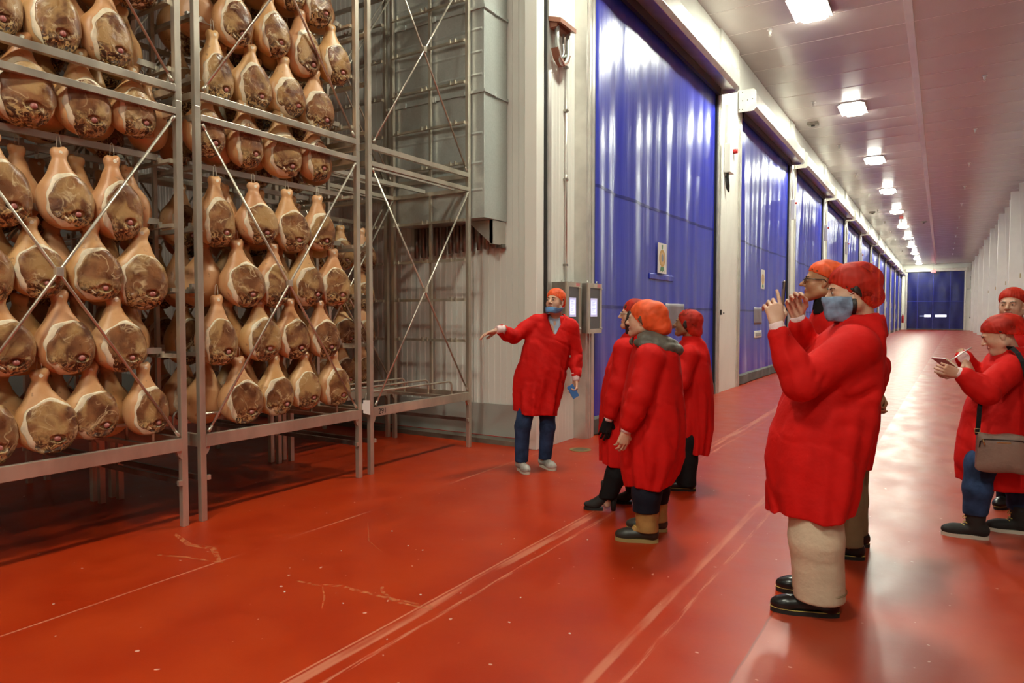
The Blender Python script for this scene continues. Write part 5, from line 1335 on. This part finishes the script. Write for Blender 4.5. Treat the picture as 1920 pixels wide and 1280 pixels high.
# --- the guide in the middle
PEOPLE['leader']['arms'][0]['r'] = [.075, .072, .056]
r0, hpt, hmap, region, H, body, neck = make_person('leader', 'person with outstretched arm, blue mask under the chin, jeans and grey trainers', dict(
    seed=4, skin='fair', jaw=1.05, trousers='jeans', shoes='trainer', netmat='net_orange', hair='hair_brown', hemtilt=-.10, foldamp=.012, trhem=.085, vneck=(-.15, -.98, .075), collar=dict(r=(.088, .092), h=.03, dz=-.015, gap=1.9), wr=1.25,
    net=((0, -.022, .052), (.088, .106, .086)), creases=[((.105, -.15, 1.28), (.05, -.165, .92), .007), ((.05, -.165, .92), (-.01, -.17, .55), .007), ((-.02, -.17, .95), (.05, -.19, .60), .014), ((.06, -.19, .98), (.15, -.15, .72), .012), ((-.12, -.15, 1.20), (-.06, -.18, .80), .014)]))
HS, HD, HX, HY, HZ = H
cnd = np.maximum(np.abs(HZ+.098-.35*np.clip(.05-HY, 0, .09))-.026, -.005-HY+0*HX)
region(cnd, .016, .008, 'face_mask', M['maskblue'], .002*noise3(HX, HY, HZ*3, 60, 3))
for s_ in (-1, 1): MB().tube([hpt((s_*.070, .01, -.075)), hpt((s_*.083, .002, -.03)), hpt((s_*.087, -.012, .030))], .0018, 5).build('mask_strap', M['strap_white'], r0)
nf = frame((-.15, -.98, 0))
sg = SDF((-.3, -.3, 1.1), (.5, .3, 1.75), .008)
sg.cap(neck+np.array((0, 0, -.03)), neck+nf @ (0, .015, -.20), .066, .085, .02)
sg.cap(neck+nf @ (-.055, .02, -.0), neck+nf @ (.0, .115, -.145), .030, .016, .02).cap(neck+nf @ (.055, .02, -.0), neck+nf @ (.0, .115, -.145), .030, .016, .02)
link(arr_mesh('shirt_collar', [sg.mesh_arrays()], M['shirt']), 'shirt_collar', r0)
sg = SDF((-.3, -.3, 1.1), (.5, .3, 1.75), .008)
for s_ in (-1, 1): sg.cap(neck+nf @ (s_*.082, -.01, .012), neck+nf @ (s_*.024, .128, -.15), .020, .012, .01)
link(arr_mesh('jacket_collar', [sg.mesh_arrays()], M['navy']), 'jacket_collar', r0)
PH = tag(empty('phone', (0, 0, 0)), 'small blue phone held low by the person with the outstretched arm', 'phone')
W0 = Matrix.Translation((PEOPLE['leader']['loc'][0], PEOPLE['leader']['loc'][1], 0)) @ Matrix.Rotation(YAW, 4, 'Z')
a1 = PEOPLE['leader']['arms'][1]['p'][2]
PH.matrix_world = W0 @ Matrix.Translation((a1[0]-.035, a1[1]-.075, a1[2]-.135)) @ Matrix.Rotation(-.5, 4, 'Y') @ Matrix.Rotation(.3, 4, 'Z')
MB().box(-.035, .035, -.005, .005, -.065, .065).build('phone_case', M['phone_blue'], PH, bevel=.004); MB().box(-.031, .031, .005, .0062, -.058, .058).build('phone_screen', M['phone'], PH)

# --- big man with the phone
r1, hpt, hmap, region, H, body, neck = make_person('man1', 'person in front with blue face mask holding up a phone, cream trousers, black shoes', dict(
    seed=9, skin='fair', full=.011, jaw=1.1, neck=.070, hs=1.05, trousers='cream', shoes='shoe', netmat='net_red', hair='hair_dark', mask=True, hemtilt=.12, foldamp=.010, trhem=.085, wr=1.35, pw=2.2,
    net=((0, -.028, .050), (.094, .122, .098)), sag=((0, -.085, -.035), (.070, .062, .045)), netplane=(0, -.62, .78), netfront=(0, .086, .050),
    collar=dict(r=(.100, .104), h=.05, dz=-.01, gap=.8),
    creases=[((.22, -.17, 1.02), (.02, -.24, 1.08), .016), ((.24, -.15, .92), (.0, -.25, .99), .014), ((-.05, -.27, 1.05), (.20, -.22, 1.16), .012), ((-.10, -.27, .95), (-.11, -.28, .62), .016), ((-.17, -.22, .98), (-.19, -.22, .6), .014), ((-.165, -.262, 1.045), (-.19, -.262, .965), .006), ((-.165, -.262, 1.045), (-.19, -.262, .965), .006)], res=.008))
HS, HD, HX, HY, HZ = H
cnd = np.maximum(np.maximum(np.abs(HZ+.068)-.056, .012-HY+0*HX), HD*0)
mk = SDF(HS.lo, HS.lo+HS.h*(HS.n-1), HS.h); mk.D = HD[:mk.n[0], :mk.n[1], :mk.n[2]].copy(); mk.ell((0, .050, -.060), (.058, .052, .056), .03); mk.cap((0, .085, -.02), (0, .078, -.105), .020, .022, .03)
mD = mk.D+.0028*noise3(HX, HY, HZ, 60, 3)+.0022*noise3(HX, HY, HZ*1.4, 120, 9)
mk.D = np.maximum(np.maximum(np.maximum(mD-.009, -(mD-.004)), np.abs(HZ+.074+.10*np.clip(.09-HY, 0, .1))-.060), .018-HY+0*HX).astype(np.float32)
link(arr_mesh('face_mask', [hmap(mk.mesh_arrays())], M['maskdark']), 'face_mask', r1)
for s_ in (-1, 1): MB().tube([hpt((s_*.068, .035, -.018)), hpt((s_*.090, -.01, .012)), hpt((s_*.080, -.06, .010)), hpt((s_*.04, -.125, -.02))], .0016, 5).build('mask_strap', M['strap_white'], r1)
for s_ in (-1, 1): region(np.maximum(np.maximum(np.maximum(HY-.055, .0-HY)+0*HX, np.maximum(HZ+.03, -.105-HZ))+0*HX, .03-s_*HX), .0055, -.004, 'beard', M['hair_dark'], .002*noise3(HX, HY, HZ, 200, 5))
W1 = Matrix.Translation((PEOPLE['man1']['loc'][0], PEOPLE['man1']['loc'][1], 0)) @ Matrix.Rotation(YAW, 4, 'Z')
PH = tag(empty('phone'), 'dark phone with a gold edge held up by the masked person in front', 'phone')
PH.matrix_world = W1 @ Matrix.Translation((-.204, -.06, 1.598)) @ Matrix.Rotation(-.28, 4, 'Z') @ Matrix.Rotation(.06, 4, 'Y')
MB().box(-.005, .005, -.037, .037, -.075, .075).build('phone_case', M['phone_gold'], PH, bevel=.004)
MB().box(.005, .0065, -.034, .034, -.070, .070).build('phone_screen', M['phone'], PH); MB().box(-.0065, -.005, -.033, -.008, .035, .068).build('phone_camera', M['phone'], PH)

st_ = MB()
for l in PEOPLE['man1']['legs']:
    a_ = l['p'][2]; r_ = l['r'][2]
    for zz in (.135, .142): st_.tube([(a_[0]+(r_+.004)*math.cos(t_), a_[1]+(r_+.004)*math.sin(t_), zz) for t_ in np.linspace(0, 2*PI, 33)], .0016, 4)
st_['x'] if False else None
hb_ = st_.build('hem_stitching', M['khaki'], r1); hb_['kind'] = 'stuff'

# --- bespectacled man behind him
r2, hpt, hmap, region, H, body, neck = make_person('man2', 'person in dark glasses with hands clasped behind the back, behind the masked one', dict(
    seed=12, skin='tan', nose=1.25, jaw=1.05, full=.003, neck=.062, trousers='khaki', shoes='shoe', netmat='net_orange', hair='hair_dark', wr=1.2, foldamp=.009, trhem=.085,
    net=((0, -.034, .060), (.088, .110, .074)), netplane=(0, -.35, .94), netfront=(0, .084, .062), collar=dict(r=(.082, .086), h=.05, dz=-.005, mat='blackcloth', gap=.8)))
def glasses(root, hpt, m_, r_=.021):
    g = MB()
    for s_ in (-1, 1):
        g.tube([hpt((s_*.032+r_*math.cos(a), .104-.004*abs(math.cos(a)), .001+r_*.72*math.sin(a))) for a in np.linspace(0, 2*PI, 17)], .0016, 5)
        g.tube([hpt((s_*(.032+r_), .101, .006)), hpt((s_*.074, .06, .008)), hpt((s_*.084, -.005, .010)), hpt((s_*.083, -.022, -.006))], .0024, 5)
    g.tube([hpt((-.011, .104, .003)), hpt((0, .107, .005)), hpt((.011, .104, .003))], .0016, 5)
    f = g.build('glasses', m_, root)
    l = MB()
    for s_ in (-1, 1):
        c_ = [hpt((s_*.032+r_*.93*math.cos(a), .1035, .001+r_*.67*math.sin(a))) for a in np.linspace(0, 2*PI, 16, endpoint=False)]
        l.add(c_, [tuple(range(16))])
    l.build('lenses', M['lens'], f)
lm_ = bpy.data.materials.new('tinted_lens'); nt, b = nodes_of(lm_); b.inputs['Base Color'].default_value = (.05, .04, .03, 1); b.inputs['Alpha'].default_value = .55; b.inputs['Roughness'].default_value = .08; M['lens'] = lm_
glasses(r2, hpt, M['phone']); M['lens'].node_tree.nodes['Principled BSDF'].inputs['Alpha'].default_value = .93
lm2 = bpy.data.materials.new('clear_lens'); nt, b = nodes_of(lm2); b.inputs['Alpha'].default_value = .18; b.inputs['Roughness'].default_value = .05; DARKL = M['lens']; M['lens'] = lm2

# --- the three women by the first door
r3, hpt, hmap, region, H, body, neck = make_person('woman2', 'person in tan and black duck boots with a bulging hairnet and grey hood', dict(
    seed=21, skin='fair', full=.006, jaw=.98, hs=.95, trousers='navy', shoes='duck', netmat='net_orange', hair='hair_brown', hemtilt=.05, foldamp=.008, trhem=.205, wr=.75, pw=2.15,
    net=((0, -.045, .042), (.100, .135, .105)), sag=((0, -.130, -.045), (.075, .085, .062)), netplane=(0, -.70, .71), netfront=(0, .085, .055), nobrow=True,
    creases=[((-.05, -.20, .93), (.02, -.25, .74), .012), ((-.02, -.23, 1.10), (-.04, -.25, .90), .012)]))
sg = SDF((-.25, -.28, 1.1), (.32, .28, 1.5), .008)
q = neck+np.array((.02, 0, -.01))
for rr, zz, tt_ in ((.112, -.008, .033), (.138, -.045, .036), (.088, .014, .026)):
    pts = [q+np.array((rr*1.15*math.cos(a)+.03, rr*math.sin(a), zz-.03*math.cos(a))) for a in np.linspace(-2.5, 2.5, 18)]
    sg.chain(pts, [tt_*.7]+[tt_]*16+[tt_*.7], .012)
X, Y, Z = sg.xyz(); sg.D = (sg.D+.0035*noise3(X, Y, Z, 70, 2)).astype(np.float32)
link(arr_mesh('hood', [sg.mesh_arrays()], M['scarf']), 'hood', r3)
r4, hpt, hmap, region, H, body, neck = make_person('woman1', 'person with glasses, long dark hair and black gloves, in black heeled boots', dict(
    seed=23, skin='fair', hs=.92, trousers='blackcloth', shoes='heel', netmat='net_red', hair='hair_dark', longhair=True, wr=.75, foldamp=.009, trhem=.10, nose=1.1,
    net=((0, -.030, .050), (.088, .108, .086)), netplane=(0, -.55, .83)))
glasses(r4, hpt, M['alu'], .020)
for a in PEOPLE['woman1']['arms']:
    hd = a['hand']; w_ = np.array(a['p'][2])+np.array(hd['d'])*.035
    link(arr_mesh('glove', [hand_arr(w_-np.array(hd['d'])*.005, hd['d'], hd['n'], hd['side'], hd['curl'], hd['spread'], None, 1.12)], M['blackcloth']), 'glove', r4)
r5, hpt, hmap, region, H, body, neck = make_person('woman3', 'person with brown skin looking up, seen from behind, low hairnet and black trousers', dict(
    seed=25, skin='brown', hs=.92, full=.002, trousers='blackcloth', shoes='shoe', netmat='net_red', hair='hair_dark', wr=.75, foldamp=.012, trhem=.05,
    net=((0, -.035, .045), (.090, .118, .096)), sag=((0, -.095, -.060), (.062, .062, .060)), netplane=(0, -.80, .60), netfront=(0, .082, .060)))

# --- woman with notebook and bag, man at the right edge
r6, hpt, hmap, region, H, body, neck = make_person('woman_bag', 'person with a notebook, looking down, taupe shoulder bag, jeans and hiking boots', dict(
    seed=31, skin='fair', hs=.96, full=.007, trousers='jeans', shoes='hiker', netmat='net_red', hair='hair_dark', hemtilt=-.10, foldamp=.007, trhem=.165, wr=1.2,
    net=((0, -.045, .045), (.098, .130, .090)), sag=((0, -.09, -.02), (.08, .07, .05)), netplane=(0, -.45, .89), netfront=(0, .085, .055)))
r7, hpt, hmap, region, H, body, neck = make_person('man_right', 'person at the right edge facing the camera, partly behind the one with the bag', dict(
    seed=33, skin='fair', full=.003, hs=1.0, jaw=1.12, trousers='navy', shoes='shoe', netmat='net_red', hair='hair_grey', browmat='hair_grey', foldamp=.008, net=((0, -.022, .056), (.090, .108, .086)), netfront=(0, .085, .062)))
W6 = Matrix.Translation((PEOPLE['woman_bag']['loc'][0], PEOPLE['woman_bag']['loc'][1], 0)) @ Matrix.Rotation(YAW, 4, 'Z')
bg = tag(empty('shoulder_bag'), 'taupe quilted shoulder bag with black strap, worn by the person with the notebook', 'bag')
bg.matrix_world = W6 @ Matrix.Translation((-.17, -.30, .625)) @ Matrix.Rotation(-.40, 4, 'Z')
bm_ = bmesh.new(); bmesh.ops.create_cube(bm_, size=1); bmesh.ops.subdivide_edges(bm_, edges=bm_.edges, cuts=7, use_grid_fill=True)
for v in bm_.verts:
    x, y, z = v.co; e = 1-max(abs(x), abs(z))*2; v.co = Vector((x*.275*(1-.04*(z+.5)), y*(.05+.05*min(1, e*3)), z*.245+.006*math.sin(x*9)))
me = bpy.data.meshes.new('bag_body'); bm_.to_mesh(me); bm_.free(); me.polygons.foreach_set('use_smooth', [True]*len(me.polygons)); me.materials.append(M['bagtaupe']); bb = link(me, 'bag_body', bg); sm_ = bb.modifiers.new('s', 'SUBSURF'); sm_.levels = 1; sm_.render_levels = 1
MB().tube([(-.125, -.040, .04), (-.122, -.043, .075), (-.10, -.045, .092), (.10, -.045, .092), (.122, -.043, .078), (.127, -.038, .03)], .0035, 6).build('zip', M['black'], bg)
MB().box(-.035, .040, -.050, -.046, .072, .079).build('metal_plate', M['gold_metal'], bg)
MB().tube([(-.110, -.048, .092), (-.105, -.052, .075), (-.100, -.052, .055)], .005, 6).build('zip_pull', M['gold_metal'], bg)
def strap(pts, wd, nm):
    S_ = []; pts = [np.array(p, float) for p in pts]
    for i, p in enumerate(pts):
        t_ = pts[min(i+1, len(pts)-1)]-pts[max(i-1, 0)]; s_ = np.cross(t_, (0, 1, 0)); s_ /= np.linalg.norm(s_)
        S_.append([p-s_*wd, p-s_*wd+np.array((0, -.004, 0)), p+s_*wd+np.array((0, -.004, 0)), p+s_*wd])
    MB().grid(np.array(S_), smooth=False).build(nm, M['blackcloth'], bg)
strap([(.135, .0, .11), (.139, .0, .22), (.141, .035, .38), (.133, .06, .52), (.12, .085, .585), (.105, .13, .635), (.09, .20, .665), (.08, .28, .66)], .014, 'strap')
strap([(-.130, .0, .11), (-.125, .0, .20), (-.118, .015, .29), (-.10, .04, .37)], .013, 'strap')
for xx in (-.131, .136): MB().tube([(xx-.014, -.006, .125), (xx+.014, -.006, .125), (xx+.014, -.006, .150), (xx-.014, -.006, .150), (xx-.014, -.006, .125)], .003, 6).build('strap_ring', M['gold_metal'], bg)
nb = tag(empty('notebook'), 'open spiral notebook with a dark red cover held by the person with the bag', 'notebook')
nb.matrix_world = W6 @ Matrix.Translation((-.375, -.10, 1.165)) @ Matrix.Rotation(.62, 4, 'Y') @ Matrix.Rotation(.0, 4, 'Z')
MB().box(-.10, .09, -.07, .07, -.010, -.004).build('cover', mat('dark_red_cover', (.30, .02, .03), .4), nb); MB().box(-.098, .088, -.068, .068, -.004, .004).build('pages', M['paper'], nb)
for k in range(12): pass
sp_ = MB()
for k in range(14): sp_.tube([(-.09+k*.013, -.073, -.012), (-.088+k*.013, -.079, -.002), (-.086+k*.013, -.070, .008)], .0014, 4)
so_ = sp_.build('spiral', M['gold_metal'], nb); so_['kind'] = 'stuff'
pn = tag(empty('pen'), 'thin silver pen in the hand of the person with the notebook', 'pen')
pn.matrix_world = W6
MB().tube([(-.335, -.02, 1.195), (-.325, -.03, 1.205), (-.22, -.07, 1.29)], [.001, .004, .004], 8).build('pen_barrel', M['alu'], pn)
